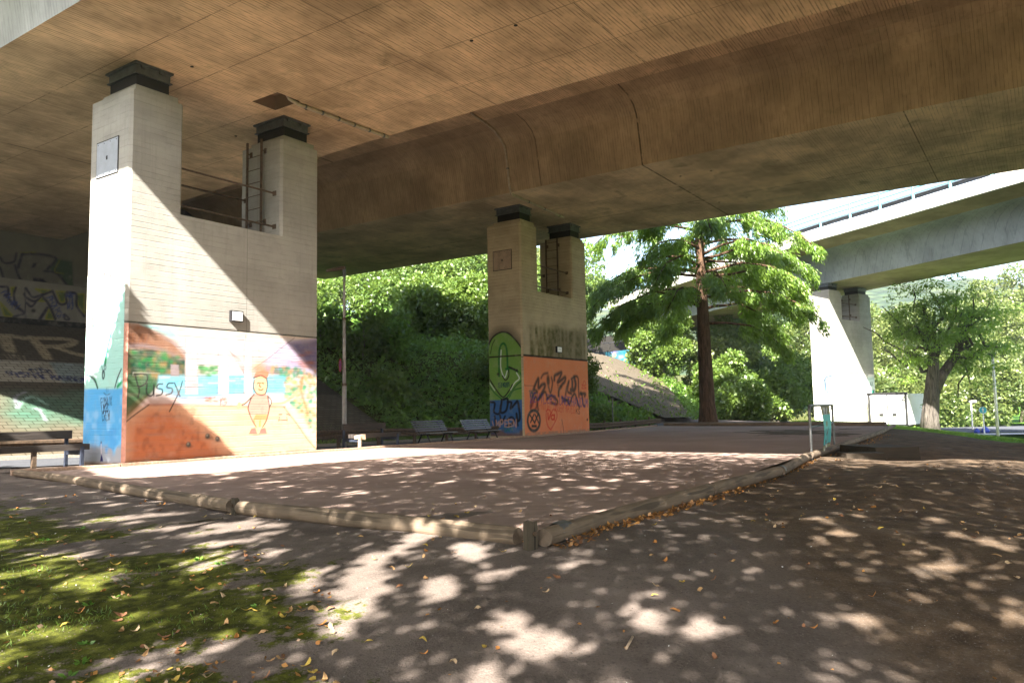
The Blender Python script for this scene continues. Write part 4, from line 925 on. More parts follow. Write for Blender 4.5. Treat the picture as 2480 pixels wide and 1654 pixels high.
# paved slope below the ramp abutment (right of the middle pier)
A_, B_, C_, D_ = map(np.array, ((53.5, 20.6), (82.6, 37.2), (90, 50), (46, 33)))
n1, n2 = 60, 40
s, t = np.meshgrid(np.linspace(0, 1, n1), np.linspace(0, 1, n2))
Q = ((1-s)*(1-t))[...,None]*A_+(s*(1-t))[...,None]*B_+(s*t)[...,None]*C_+((1-s)*t)[...,None]*D_
Xq = Q[...,0]*U[0]+Q[...,1]*V[0]; Yq = Q[...,0]*U[1]+Q[...,1]*V[1]
Zq = ground_z(Xq, Yq)+.38
vq = np.stack([Xq, Yq, Zq], -1).reshape(-1, 3); iq = np.arange(n1*n2).reshape(n2, n1)
fq = np.stack([iq[:-1,:-1], iq[:-1,1:], iq[1:,1:], iq[1:,:-1]], -1).reshape(-1, 4)
pn = np.zeros((len(vq), 4)); pn[:, :3] = srgb(112, 103, 90); pn[:, 3] = 1
tag(mesh_np('far_paved_slope', vq, fq, M['paved'], smooth=True, attrs={'paint': ('POINT', 'FLOAT_COLOR', pn)}), kind='structure')

# ------------------------------------------------------------------ the ramp bridge beyond
path = np.array([(44, 12), (36.5, 28), (33, 36), (29.6, 44.5), (26.7, 52), (24.1, 58.4), (20.7, 69.5), (17.6, 80.6), (15.5, 89.0), (14.6, 92.5)], float)
pt = np.array(spline(path, 5)); tn = np.gradient(pt, axis=0); tn /= np.linalg.norm(tn, axis=1)[:, None]; nr = np.stack([tn[:, 1], -tn[:, 0]], -1)   # to the right of travel (away from the camera side)
HR = 10.25
def ramp_z(i): return 0.0
ramp = empty('ramp_bridge', (24.1, 58.4, HR), 0, 'curved concrete ramp bridge with railing crossing behind the conifer at right', 'bridge')
def ramp_sheet(prof, name, mat, closed=False, parent=ramp):
    rings = [[(pt[i,0]+nr[i,0]*o_-24.1, pt[i,1]+nr[i,1]*o_-58.4, z_) for o_, z_ in prof] for i in range(len(pt))]
    mb = MB(); mb.sweep(None, rings, closed, closed); return mb.build(name, mat, parent)
ramp_sheet([(0, 0), (6.0, 0)], 'girder_soffit', M['ramp'])
auto_smooth(ramp_sheet([(0, 0), (-.25, 1.35), (-.4, 1.75), (-.75, 2.1), (-1.3, 2.25)], 'girder_web', M['ramp_web']), 30)
auto_smooth(ramp_sheet([(6.0, 0), (6.25, 1.35), (6.4, 1.75), (6.75, 2.1), (7.3, 2.25)], 'girder_web', M['ramp_web']), 30)
ramp_sheet([(-1.3, 2.25), (-3.15, 2.5)], 'slab_soffit', M['ramp']); ramp_sheet([(7.3, 2.25), (9.15, 2.5)], 'slab_soffit', M['ramp'])
ramp_sheet([(-3.15, 2.48), (-3.45, 2.48), (-3.45, 3.3), (-3.15, 3.3)], 'edge_beam', M['edge'], True); ramp_sheet([(9.15, 2.48), (9.45, 2.48), (9.45, 3.3), (9.15, 3.3)], 'edge_beam', M['edge'], True)
ramp_sheet([(-3.15, 3.1), (9.15, 3.1)], 'roadway', M['asphalt'])
# railing and crash barrier on the near edge beam
def along(o_, z_): return [(pt[i,0]+nr[i,0]*o_-24.1, pt[i,1]+nr[i,1]*o_-58.4, z_) for i in range(len(pt))]
rl = empty('railing', (0, 0, 0)); rl.parent = ramp
for z_ in (3.72, 4.05, 4.38): MB().tube(along(-3.3, z_), .045, 6).build('rail', M['turq'], rl)
cum = np.concatenate([[0], np.cumsum(np.linalg.norm(np.diff(pt, axis=0), axis=1))])
def at(s_, o_): 
    x_ = np.interp(s_, cum, pt[:,0]); y_ = np.interp(s_, cum, pt[:,1]); a_ = np.interp(s_, cum, nr[:,0]); b_ = np.interp(s_, cum, nr[:,1]); return x_+a_*o_-24.1, y_+b_*o_-58.4
pm = None
for s_ in np.arange(14, 84, 2.6):
    x_, y_ = at(s_, -3.3)
    if pm is None: pm = MB().box(-.06, .06, -.06, .06, 3.3, 4.42).build('post', M['turq'], rl)
    else: pm = pm.copy(); COL.objects.link(pm); pm.parent = rl
    pm.location = (x_, y_, 0)
gr = empty('crash_barrier', (0, 0, 0)); gr.parent = ramp
rings = [[(x0+a_*(.0), y0, z_) for z_ in (0,)] for x0, y0, a_ in ()]
ramp_sheet([(-2.7, 3.55), (-2.78, 3.62), (-2.7, 3.70), (-2.78, 3.78), (-2.7, 3.85)], 'barrier_beam', M['galv'], False, gr)
pm = None
for s_ in np.arange(14, 84, 2.0):
    x_, y_ = at(s_, -2.62)
    if pm is None: pm = MB().box(-.06, .06, -.06, .06, 3.1, 3.85).build('post', M['galv'], gr)
    else: pm = pm.copy(); COL.objects.link(pm); pm.parent = gr
    pm.location = (x_, y_, 0)
# ramp abutment with graffiti
ab3 = empty('abutment', (15.5, 88.5, 5.9), R(-60), 'distant teal and purple painted abutment under the ramp bridge, left of the conifer trunk', 'wall')
# local x axis points from the right-hand end towards the back left
MB().box(-14, 1.0, 0, .5, -2, 2.1).build('lower_wall', M['abut'], ab3) if False else None
ab3.rotation_euler = (0, 0, math.atan2(98.5-88.5, 8.8-15.5))
MB().box(0, 14, -.6, 0, -2, 2.05).build('lower_wall', M['abut'], ab3)
MB().box(1.5, 14, -2.6, -2.1, -2, 4.2).build('back_wall', M['dark'], ab3)
MB().box(-1.25, -.05, -1.5, .15, -2, 4.6).build('wing_wall', M['pier'], ab3)
cz3 = Canvas((0, 0, 0), (1, 0, 0), (0, 0, 1), 13.8, 2.0, .09, base=srgb(30, 96, 112))
for q in range(40): cz3.blob(rng.random()*13.8, rng.random()*2, .35+.4*rng.random(), .22, [srgb(30,110,128), srgb(110,90,150), srgb(24,80,100), srgb(150,110,160), srgb(40,120,60)][q % 5], .8)
for q in range(9): x_ = 1.5+rng.random()*11; y_ = .4+rng.random()*1.2; cz3.stroke(ov(x_, y_, .3, .18), .09, srgb(170,170,40), .04)
cz3.poly([(7.6,.5),(9.0,.5),(9.0,2),(7.6,2)], srgb(20,20,24), .1); cz3.stroke(ov(8.3,1.3,.4,.4), .16, WHT, .05); cz3.stroke([(7.8,.8),(8.8,.8)], .1, WHT, .05)
cz3.poly([(9.2,0),(10.2,0),(10.2,1.2),(9.2,1.2)], srgb(20,110,50), .1)
cz3.build('graffiti', M['abut'], ab3, (0, 0, 0), (1, 0, 0), (0, 0, 1), (0, .01, 0))
for q in (.3, 3.4, 6.8): MB().tube([(q, -.1, 2.05), (q, -.1, 3.1)], .04, 6).build('rail_post', M['galv'], ab3)
MB().tube([(.3, -.1, 3.1), (8, -.1, 3.1)], .04, 6).build('hand_rail', M['galv'], ab3)

# ------------------------------------------------------------------ logs edging the court, stakes, edging boards
LOGN = [0]
def gzf(x, y): return float(near_z(x, y))
def border_log(p0, p1, r, label, z0=None, z1=None, bend=.0):
    p0 = np.array(p0, float); p1 = np.array(p1, float); d = p1-p0; L = np.linalg.norm(d)
    r_ = np.random.default_rng(LOGN[0]+40); LOGN[0] += 1
    n = max(6, int(L/.25)); k = 14; rings = []
    ph = r_.random(4)*6.3
    for i in range(n+1):
        t = i/n; x = t*L
        rr = r*(1+.02*sin(ph[0]+x*1.3)+.012*sin(ph[1]+x*3.1)+.05*(t-.5))
        if i in (0, n): rr *= .93
        oz = bend*sin(pi*t)+.004*sin(ph[2]+x*1.1); oy = .012*sin(ph[3]+x*.5)
        rings.append([(x+(0 if i not in (0, n) else 0), oy+rr*cos(a)*(1+.03*sin(3*a+ph[0])), oz+rr*sin(a)*(1+.03*cos(2*a+ph[1]))) for a in np.linspace(0, 2*pi, k, False)])
    za = z0 if z0 is not None else .03; zb = z1 if z1 is not None else .03
    root = empty('border_log', (p0[0], p0[1], za), 0, label, 'log', 'round logs edging the court')
    root.rotation_euler = (0, -math.atan2(zb-za, L), math.atan2(d[1], d[0]))
    mb = MB(); mb.sweep(None, rings, True, False); o = mb.build('trunk_section', M['log'], root, smooth=True)
    e = MB(); e.add(rings[0], [tuple(range(k-1, -1, -1))]); e.build('end_grain', M['logend'], root)
    e = MB(); e.add(rings[-1], [tuple(range(k))]); e.build('end_grain', M['logend'], root)
    return root, L
def strap(root, x, r=.09):
    MB().tube([(x, 0, 0), (x+.12, 0, 0)], r*1.03, 14, False).build('metal_strap', M['galv'], root)
nl = [(-10.55, 16.75), (-7.95, 14.4), (-3.62, 9.98), (.02, 7.05)]
border_log(nl[0], nl[1], .075, 'thin log at the far left corner of the court, nearest the wooden bench', .03, .02)
border_log(nl[1], (-3.55, 9.93), .082, 'long front log left of the short mid stake, half under a brown gravel path edge', .02, .02)
border_log((-3.38, 9.80), (.02, 7.12), .086, 'front log between the short mid stake and the corner stake', .02, .025)
rg = [(.24, 6.98), (2.62, 10.72), (4.55, 13.62), (6.45, 17.35), (10.9, 24.9), (13.75, 29.8), (18.9, 39.2)]
rr_, L_ = border_log(rg[0], rg[1], .092, 'nearest right-hand log with its round sawn end facing the camera at the corner', .035, .02)
strap(rr_, .22, .094)
b0 = MB(); b0.add([(0.2,-.095,.02),(.42,-.095,.02),(.42,-.05,.09),(.2,-.05,.09),(.2,.03,.1),(.42,.03,.1)], [(0,1,2,3),(3,2,5,4)]); b0.build('cover_plate', M['galv'], rr_)
rr_, L_ = border_log((2.66, 10.78), rg[2], .088, 'second log up the right side of the court, cracked along its top', .025, .02)
rr2, L2_ = border_log((4.59, 13.68), rg[3], .084, 'third right-hand log, ending at the metal barrier', .02, .02); strap(rr2, 0, .086)
border_log((6.52, 17.47), rg[4], .084, 'right-hand log running behind the teal banner', .02, .02)
border_log((10.95, 25.0), rg[5], .084, 'short right-hand log beyond the barrier', .02, .02)
border_log((13.8, 29.9), rg[6], .084, 'farthest right-hand log reaching the back corner of the court', .02, .02)
fl = [(18.7, 39.6), (14.2, 43.7), (11.6, 46.1), (9.3, 48.6)]
border_log(fl[0], fl[1], .13, 'back log in front of the white truck and far pier', .09, .09)
border_log(fl[1], fl[2], .13, 'back log just right of the conifer trunk', .09, .09)
border_log(fl[2], fl[3], .13, 'back log at the foot of the conifer trunk', .09, .09)
def stake(x, y, rz, h, w, label, bolt=True):
    root = empty('stake', (x, y, gzf(x, y)), rz, label, 'wooden stake', 'stakes holding the border logs')
    mb = MB(); top = [(-w,-w*.7),(w*.2,-w*.7),(w,-w*.6),(w,w*.7),(-w*.1,w*.6),(-w,w*.7)]
    hs = [h, h*.93, h*.98, h*.9, h*1.0, h*.94]
    mb.add([(p[0],p[1],-.12) for p in top]+[(p[0]*.95,p[1]*.95,z) for p, z in zip(top, hs)], [(5,4,3,2,1,0),(6,7,8,9,10,11)]+[(i,(i+1)%6,6+(i+1)%6,6+i) for i in range(6)])
    mb.build('post', M['stake'], root)
    if bolt: MB().tube([(w*.2,-w*.7-.02,h*.55),(w*.2,-w*.7,h*.55)], .02, 10).build('bolt', M['rust'], root)
stake(.13, 6.93, R(35), .25, .055, 'dark split stake with a bolt at the near corner of the court')
stake(-3.46, 9.83, R(-50), .20, .05, 'short dark stake between two logs of the front edge')
stake(2.64, 10.70, R(55), .13, .045, 'low stake at the first joint of the right-hand logs', False)
# low boards along the pier side of the court
eu = [(8.0, 18.5), (10.2, 18.13), (16.4, 18.08), (22.5, 18.0), (28.6, 18.2), (35.2, 18.6), (45.0, 19.9)]
lab = ['board from the left corner to the nearest pier', 'board along the foot of the mural pier', 'sunlit board beside the broken bench', 'board in front of the two slatted benches', 'board along the foot of the orange pier', 'pale board between the orange pier and the back corner']
for i in range(6):
    p0 = uvw(*eu[i]); p1 = uvw(*eu[i+1]); d = p1-p0; L = np.linalg.norm(d)
    mb = MB(); n = 12
    rings = [[(x, y_+.008*sin(x*3+i), z_+.006*sin(x*2.3+i)) for y_, z_ in ((-.05,-.12),(-.055,.055),(-.04,.075),(.05,.07),(.055,-.12))] for x in np.linspace(.01, L-.01, n)]
    mb.sweep(None, rings, True, True)
    o = mb.build('edging_board', M['edging']); o.location = (p0[0], p0[1], 0); o.rotation_euler = (0, 0, math.atan2(d[1], d[0]))
    tag(o, 'low timber ' + lab[i], 'edging', 'low boards edging the court on the pier side')

# ------------------------------------------------------------------ benches
def heavy_bench(name_loc, rz, label, L=2.0, broken=False):
    root = empty('park_bench', name_loc, rz, label, 'bench')
    bm = M['bench_wood']
    x0 = .35 if broken else 0
    for k in range(3): 
        y0 = .0+k*.165
        MB().box(x0 if k == 0 else 0, L+.12, y0, y0+.15, .42, .56 if k == 0 else .545).build('seat_beam', bm, root)
    if broken:
        MB().add([(0,-.01,.40),(.36,-.01,.36),(.36,.14,.36),(0,.14,.40),(0,-.01,.50),(.36,-.01,.54),(.36,.14,.54),(0,.14,.50)], [(0,3,2,1),(4,5,6,7),(0,1,5,4),(1,2,6,5),(2,3,7,6),(3,0,4,7)]).build('split_beam_end', M['bench_pale'], root)
    MB().box(-.02, L, .60, .67, .68, .88).build('back_board', bm, root)
    for x in (.06, L-.10):
        f = MB().box(x, x+.07, -.04, .03, 0, .50)
        f.build('front_leg', M['bench_steel'] if not broken or x > 1 else M['bench_pale'], root)
        MB().box(x-.02, x+.05, .67, .73, 0, .88).build('back_leg', M['bench_steel'], root)
        MB().box(x, x+.05, .03, .67, .30, .41).build('cross_bar', M['bench_steel'], root)
    return root
heavy_bench(uvw(7.9, 19.15, -.02), THETA, 'heavy dark wooden bench at the left edge beside the blue painted pier side')
heavy_bench(uvw(18.2, 18.42, -.08), THETA, 'broken wooden bench with a pale split beam, right of the mural pier', 1.95, True)
def slat_bench(loc, rz, label, L=1.85):
    root = empty('slatted_bench', loc, rz, label, 'bench', 'black slatted benches in front of the guardrail')
    for k in range(5):
        y0 = .0+k*.095
        MB().box(0, L, y0, y0+.075, .42-k*.006, .455-k*.006).build('seat_slat', M['slat'], root)
    for k in range(5):
        z0 = .50+k*.084; y0 = .50+k*.055
        MB().add([(0,y0,z0),(L,y0,z0),(L,y0+.03,z0+.055),(0,y0+.03,z0+.055),(0,y0+.03,z0-.01),(L,y0+.03,z0-.01),(L,y0+.06,z0+.045),(0,y0+.06,z0+.045)],
                 [(0,1,2,3),(5,4,7,6),(4,5,1,0),(3,2,6,7),(1,5,6,2),(4,0,3,7)]).build('back_slat', M['slat'], root)
    for x in (.22, L-.28):
        l_ = MB()
        l_.tube([(x,-.08,0),(x,.02,.14),(x,.10,.30),(x,.16,.40)], [.03,.028,.03,.035], 6); l_.tube([(x,.62,0),(x,.52,.18),(x,.42,.36),(x,.40,.41)], [.03,.028,.03,.03], 6)
        l_.tube([(x,.0,.405),(x,.48,.385),(x,.58,.52),(x,.82,.88)], [.025,.025,.025,.02], 6)
        l_.build('iron_leg', M['iron'], root)
    return root
slat_bench(uvw(22.1, 18.85, -.08), THETA, 'left black slatted bench whose back slats catch the light')
slat_bench(uvw(25.05, 18.85, -.10), THETA, 'right black slatted bench, closest to the blue side of the orange pier')

# ------------------------------------------------------------------ guardrail along the road
gd = empty('guardrail', uvw(14, 20.5, 0), THETA, 'brown and grey steel guardrail running along the road behind the benches', 'guardrail')
us = np.arange(-16, 48, 1.0); prof = [(-.0,.0),(-.05,.03),(-.055,.09),(-.0,.13),(-.0,.17),(-.055,.21),(-.05,.27),(0,.30)]
rings = [[(u_-14, y_, gzf(*(uvw(u_, 20.5)[:2]))+.42+z_-(max(0, u_-22)*.008)) for y_, z_ in prof] for u_ in us]
auto_smooth(MB().sweep(None, rings, False, False).build('rail_beam', M['rust'], gd), 30)
pm = None
for u_ in np.arange(-15, 47, 2.0):
    z_ = gzf(*(uvw(u_, 20.5)[:2]))
    if pm is None: pm = MB().box(-.05, .05, .01, .10, 0, .70).build('post', M['rust'], gd)
    else: pm = pm.copy(); COL.objects.link(pm); pm.parent = gd
    pm.location = (u_-14+.4, 0, z_)

# ------------------------------------------------------------------ street lamp by the road with its sign
lp = uvw(20.1, 21.0); lz = gzf(lp[0], lp[1])
lamp = empty('street_lamp', (lp[0], lp[1], lz), 0, 'tall slim grey street lamp with a flat head, behind the broken bench', 'street lamp')
MB().tube([(0,0,-.05),(0,0,2.35)], .085, 12).build('pole_base', M['pole'], lamp, True); MB().tube([(0,0,2.35),(0,0,4.75)], [.066,.058], 12).build('pole', M['pole'], lamp, True); MB().tube([(0,0,4.75),(0,0,6.35)], [.050,.042], 12).build('pole', M['pole'], lamp, True)
MB().tube([(0,0,2.30),(0,0,2.40)], .09, 12).tube([(0,0,4.70),(0,0,4.78)], .07, 12).build('pole_collar', M['rust'], lamp)
MB().tube([(0,0,6.3),(0,0,6.58)], .062, 10).build('lamp_socket', M['steel_dark'], lamp)
MB().add([(-.66,-.10,6.50),(.04,-.10,6.56),(.04,.10,6.56),(-.66,.10,6.50),(-.60,-.09,6.58),(.04,-.09,6.68),(.04,.09,6.68),(-.60,.09,6.58)], [(0,3,2,1),(4,5,6,7),(0,1,5,4),(1,2,6,5),(2,3,7,6),(3,0,4,7)]).build('lamp_head', M['rust'], lamp)
sg = empty('no_stopping_sign', (lp[0]-.12, lp[1]-.10, lz+3.05), R(-66), 'round red and blue no stopping sign on the slim grey street lamp', 'traffic sign')
def disc(r, y, n=32, r0=0):
    mb = MB()
    if r0 == 0: mb.add([(r*cos(a), y, r*sin(a)) for a in np.linspace(0, 2*pi, n, False)], [tuple(range(n))])
    else:
        ri = [(r0*cos(a), y, r0*sin(a)) for a in np.linspace(0, 2*pi, n, False)]; ro = [(r*cos(a), y, r*sin(a)) for a in np.linspace(0, 2*pi, n, False)]
        mb.add(ri+ro, [(i, (i+1)%n, n+(i+1)%n, n+i) for i in range(n)])
    return mb
MB().tube([(0,.012,0),(0,0,0)], .245, 28).build('sign_plate', M['galv'], sg)
disc(.235, -.004).build('blue_disc', M['signblue'], sg); disc(.24, -.008, 32, .175).build('red_ring', M['red'], sg)
for s_ in (1, -1):
    a_ = R(45)*s_; c_, s2 = cos(a_), sin(a_)
    MB().add([(x*c_-z*s2, -.009-.002*(s_ > 0), x*s2+z*c_) for x, z in ((-.19,-.022),(.19,-.022),(.19,.022),(-.19,.022))], [(0,1,2,3)]).build('red_bar', M['red'], sg)
for s_ in (1, -1): MB().add([(-.03,-.012,s_*.10),(.03,-.012,s_*.10),(0,-.012,s_*.155)], [(0,1,2)]).build('white_arrow', M['white'], sg)
# thin pole with a sign seen edge-on, right of the orange pier
tp_ = hit_y(1485, 1037, 46)
ts = empty('sign_post', (tp_[0], tp_[1], -.3), 0, 'thin grey post with a small green-backed plate, between orange pier and paved slope', 'post')
MB().tube([(0,0,0),(0,0,2.06)], .035, 8).build('post', M['galv'], ts); MB().box(-.02, .02, -.2, .2, 1.5, 2.05).build('plate', M['galv'], ts)

# ------------------------------------------------------------------ barrier, banner, steps
bl, brr = np.array([6.62, 17.62]), np.array([8.75, 21.6]); bd = brr-bl; BL = np.linalg.norm(bd)
bar = empty('barrier', (bl[0], bl[1], -.02), math.atan2(bd[1], bd[0]), 'bent grey metal tube barrier standing astride the right-hand logs', 'barrier')
rc = .14; arc = lambda cx, cz_, a0, a1: [(cx+rc*cos(t), 0, cz_+rc*sin(t)) for t in np.linspace(a0, a1, 6)]
auto_smooth(MB().tube([(0,0,-.15),(0,0,1.0)]+arc(rc, 1.0, pi, pi/2)+arc(BL-rc, 1.0, pi/2, 0)+[(BL,0,-.15)], .030, 10).build('tube_frame', M['galv'], bar), 50)
MB().tube([(0,0,.66),(BL,0,.66)], .022, 8).build('middle_rail', M['galv'], bar)
ban = empty('banner', (bl[0], bl[1], -.02), math.atan2(bd[1], bd[0]), 'torn teal fabric event banner hanging from the metal barrier', 'banner')
BW, BH = 1.75, 1.12
cn = Canvas((0,0,0), (1,0,0), (0,0,1), BW, BH, .02, base=srgb(96, 190, 186))
cn.over((cn.Y > .90)*1.0, srgb(124, 116, 78)); cn.over((cn.Y < .20)*1.0, srgb(128, 124, 90)); cn.over(((cn.Y > .20)&(cn.Y < .55))*1.0, srgb(64, 158, 160)); cn.over(((cn.Y > .19)&(cn.Y < .22))*1.0, srgb(50, 56, 50))
cn.poly([(.35,.91),(1.35,.91),(1.35,1.08),(.35,1.08)], srgb(60,62,58), .01); cn.text('OPEN UP', (.38,.955), (1.32,.955), .11, .028, srgb(225,225,220), .008); cn.stroke([(.38,.925),(1.30,.925)], .016, srgb(200,200,195), .006, 1, False)
for pts in (((.45,.58),(.80,.58),(.80,.72),(.45,.72)), ((1.05,.62),(1.22,.62),(1.25,.74),(1.02,.74))): cn.poly(pts, srgb(128,122,74), .01)
for pts, w in ((((.15,.28),(.35,.42),(.75,.56)), .10), (((.3,.40),(.62,.44)), .06), (((.82,.55),(.95,.40),(.98,.55)), .05), (((1.1,.42),(1.3,.50),(1.4,.56)), .07), (((1.2,.28),(1.35,.40)), .05)): cn.stroke(pts, w, srgb(58,48,56), .01, 1, False)
cn.text('KULTUR', (.2,.235), (1.15,.235), .04, .012, srgb(30,60,66), .005); cn.stroke([(.45,.175),(1.15,.175)], .02, srgb(210,210,205), .006, 1, False)
cn.text('21.09.24', (.42,.05), (1.2,.05), .10, .028, srgb(228,228,224), .008); cn.text('KR', (.1,.08), (.28,.08), .05, .015, srgb(220,220,216), .006)
mbn = NT('banner_cloth'); at_ = mbn.attr('paint'); mbn.bsdf(at_[0], .6, normal=mbn.bump(mbn.noise(mbn.coord('Object'), 12, 3), .3, .01)); 
X_, Z_ = cn.X, cn.Y; tt = 1-Z_/BH
Xb = 1.62+X_*(1-.10*tt)-.62*tt*(1-.0*X_/BW)+.02*np.sin(X_*9+Z_*4); Yb = -.045-.10*np.sin(tt*2.6)*(.6+.4*np.cos(X_*3))-.03*np.sin(X_*7)*tt
Vb = np.stack([Xb, Yb, Z_+.0], -1).reshape(-1, 3); ny, nx = X_.shape; ib = np.arange(nx*ny).reshape(ny, nx)
Fb = np.stack([ib[:-1,:-1], ib[:-1,1:], ib[1:,1:], ib[1:,:-1]], -1).reshape(-1, 4)
bo = mesh_np('banner_cloth', Vb, Fb, mbn.m, ban, smooth=True, attrs={'paint': ('POINT', 'FLOAT_COLOR', cn.A.reshape(-1, 4))})
md = bo.modifiers.new('thick', 'SOLIDIFY'); md.thickness = .004
MB().tube([(Vb[0,0], Vb[0,1], .0), (Vb[nx-1,0], Vb[nx-1,1], .0)], .018, 8).build('bottom_bar', M['white'], ban)
# dark cable lying along the foot of the barrier
cbp = [(bl[0]+bd[0]*t+.05*sin(t*19), bl[1]+bd[1]*t-.05*cos(t*13), gzf(bl[0]+bd[0]*t, bl[1]+bd[1]*t)+.05) for t in np.linspace(-.02, 1.02, 20)]
tag(MB().tube(cbp, .018, 6).build('cable', M['black'], None, True), 'black cable lying along the foot of the metal barrier', 'cable')
def block(x, y, rz, l, w, h, z, label):
    o = MB().add([(0,0,-.2),(l,0,-.2),(l,w,-.2),(0,w,-.2),(.02,.03,h),(l-.03,.01,h*.96),(l-.01,w-.02,h*.98),(.03,w-.03,h*1.02)], [(0,3,2,1),(4,5,6,7),(0,1,5,4),(1,2,6,5),(2,3,7,6),(3,0,4,7)]).build('timber_step', M['log2'])
    o.location = (x, y, z); o.rotation_euler = (0, 0, rz); tag(o, label, 'step', 'worn steps beside the barrier')
M['log2'] = wood('muddy_step', (.045, .034, .024), (.03, .024, .018), 'x', .5)
block(8.5, 18.6, R(8), 1.15, 1.6, .20, gzf(8.3, 18.5), 'larger worn step block behind the foot of the banner')
block(7.45, 17.75, R(4), .95, .5, .12, gzf(7.2, 17.0), 'smaller low step block just in front of the larger one')

# ------------------------------------------------------------------ truck
tr = empty('box_truck', (28.1, 59.1, -1.05), R(-40), 'white box truck with closed rear double doors, parked beside the far pier', 'truck')
MB().box(-1.3, 1.3, 0, 5.4, .55, 2.88).build('cargo_box', M['white'], tr)
fr = MB()
for x0, x1, z0, z1 in ((-1.36,-1.20,.5,2.92),(1.20,1.36,.5,2.92),(-1.42,1.42,2.78,2.97),(-1.34,1.34,.45,.6)): fr.box(x0, x1, -.06, -.003, z0, z1)
fr.build('door_frame', M['black'], tr)
for s_ in (-1, 1):
    d_ = MB().box(min(.02*s_, 1.2*s_), max(.02*s_, 1.2*s_), -.045, -.004, .62, 2.78).build('rear_door', M['white'], tr)
    MB().tube([(s_*.32,-.075,.65),(s_*.32,-.075,2.75)], .018, 6).build('lock_rod', M['galv'], d_)
    MB().box(min(s_*.30, s_*.62), max(s_*.30, s_*.62), -.085, -.046, 1.20, 1.42).build('door_handle', M['black'], d_)
    for z_ in (1.0, 2.35): MB().box(min(s_*.95, s_*1.24), max(s_*.95, s_*1.24), -.07, -.046, z_, z_+.07).build('hinge', M['galv'], d_)
MB().box(-.045, .045, -.052, -.003, .62, 2.80).build('door_seal', M['black'], tr)
for s_ in (-1, 1):
    for y_ in (1.2, 6.3):
        w_ = MB().tube([(s_*.85,y_,.42),(s_*1.15,y_,.42)], .42, 20).build('wheel', M['rubber'], tr); MB().tube([(s_*.99,y_,.42),(s_*1.16,y_,.42)], .22, 14).build('rim', M['galv'], w_)
MB().box(-.5, .5, .1, 7.2, .38, .55).build('chassis', M['black'], tr)
cabm = MB().add([(-1.1,5.6,.5),(1.1,5.6,.5),(1.1,7.4,.5),(-1.1,7.4,.5),(-1.1,5.6,2.4),(1.1,5.6,2.4),(1.05,6.7,2.4),(-1.05,6.7,2.4),(1.1,7.4,1.4),(-1.1,7.4,1.4)], [(0,3,2,1),(4,5,6,7),(0,1,5,4),(1,2,8,6,5),(2,3,9,8),(3,0,4,7,9),(7,6,8,9)]).build('cab', M['white'], tr)

# ------------------------------------------------------------------ right-hand lamps, blue sign, bags
def mushroom(x, y, z, h, label):
    r_ = empty('park_lamp', (x, y, z), 0, label, 'street lamp')
    MB().tube([(0,0,-.1),(0,0,h-.25)], [.11,.085], 12).build('pole', M['white'], r_, True)
    MB().tube([(0,0,h-.28),(0,0,h-.05),(0,0,h),(0,0,h+.06)], [.08,.32,.36,.05], 16).build('lamp_head', M['galv'], r_, False)
mushroom(36.17, 59, -1.40, 6.1, 'tall pale lamp post with a funnel shaped head at the right edge by the path')
l2 = empty('park_lamp', (40.7, 70, -1.45), 0, 'small distant white lamp post left of the round blue sign', 'street lamp')
MB().tube([(0,0,0),(0,0,2.55)], [.07,.06], 8).build('pole', M['white'], l2); MB().box(-.1, .45, -.12, .12, 2.5, 2.66).build('lamp_head', M['white'], l2)
s2 = empty('direction_sign', (36.95, 62, -1.4), R(-25), 'round cyan and white keep-direction sign on a short white pole by the path', 'traffic sign')
MB().tube([(0,.03,0),(0,.03,1.6)], .05, 8).build('pole', M['white'], s2); MB().tube([(0,0,1.83),(0,-.02,1.83)], .28, 24).build('sign_plate', M['white'], s2)
o = disc(.25, -.025).build('cyan_disc', M['cyan'], s2); o.location = (0, 0, 1.83)
MB().add([(-.03,-.032,1.66),(.03,-.032,1.66),(.03,-.032,1.88),(-.03,-.032,1.88)], [(0,1,2,3)]).add([(-.09,-.032,1.88),(.09,-.032,1.88),(0,-.032,2.02)], [(0,1,2)]).build('white_arrow', M['white'], s2)
def bag(x, y, z, s_, label):
    mb = MB(); rings = []
    for i, (h_, r_) in enumerate(((0,.75),(.12,1.0),(.35,.95),(.62,.6),(.78,.22),(.86,.28))):
        rings.append([(s_*r_*(1+.10*sin(3*a+i))*cos(a)*.5, s_*r_*(1+.10*cos(2*a+i))*sin(a)*.5, s_*h_) for a in np.linspace(0, 2*pi, 12, False)])
    o = mb.sweep(None, rings, True, True).build('refuse_bag', M['blue'], None, True); o.location = (x, y, z); tag(o, label, 'bag')
bag(37.62, 63, -1.38, .62, 'larger dark blue bag right of the round sign pole'); bag(36.95, 63, -1.38, .45, 'smaller dark blue bag left of the round sign pole')

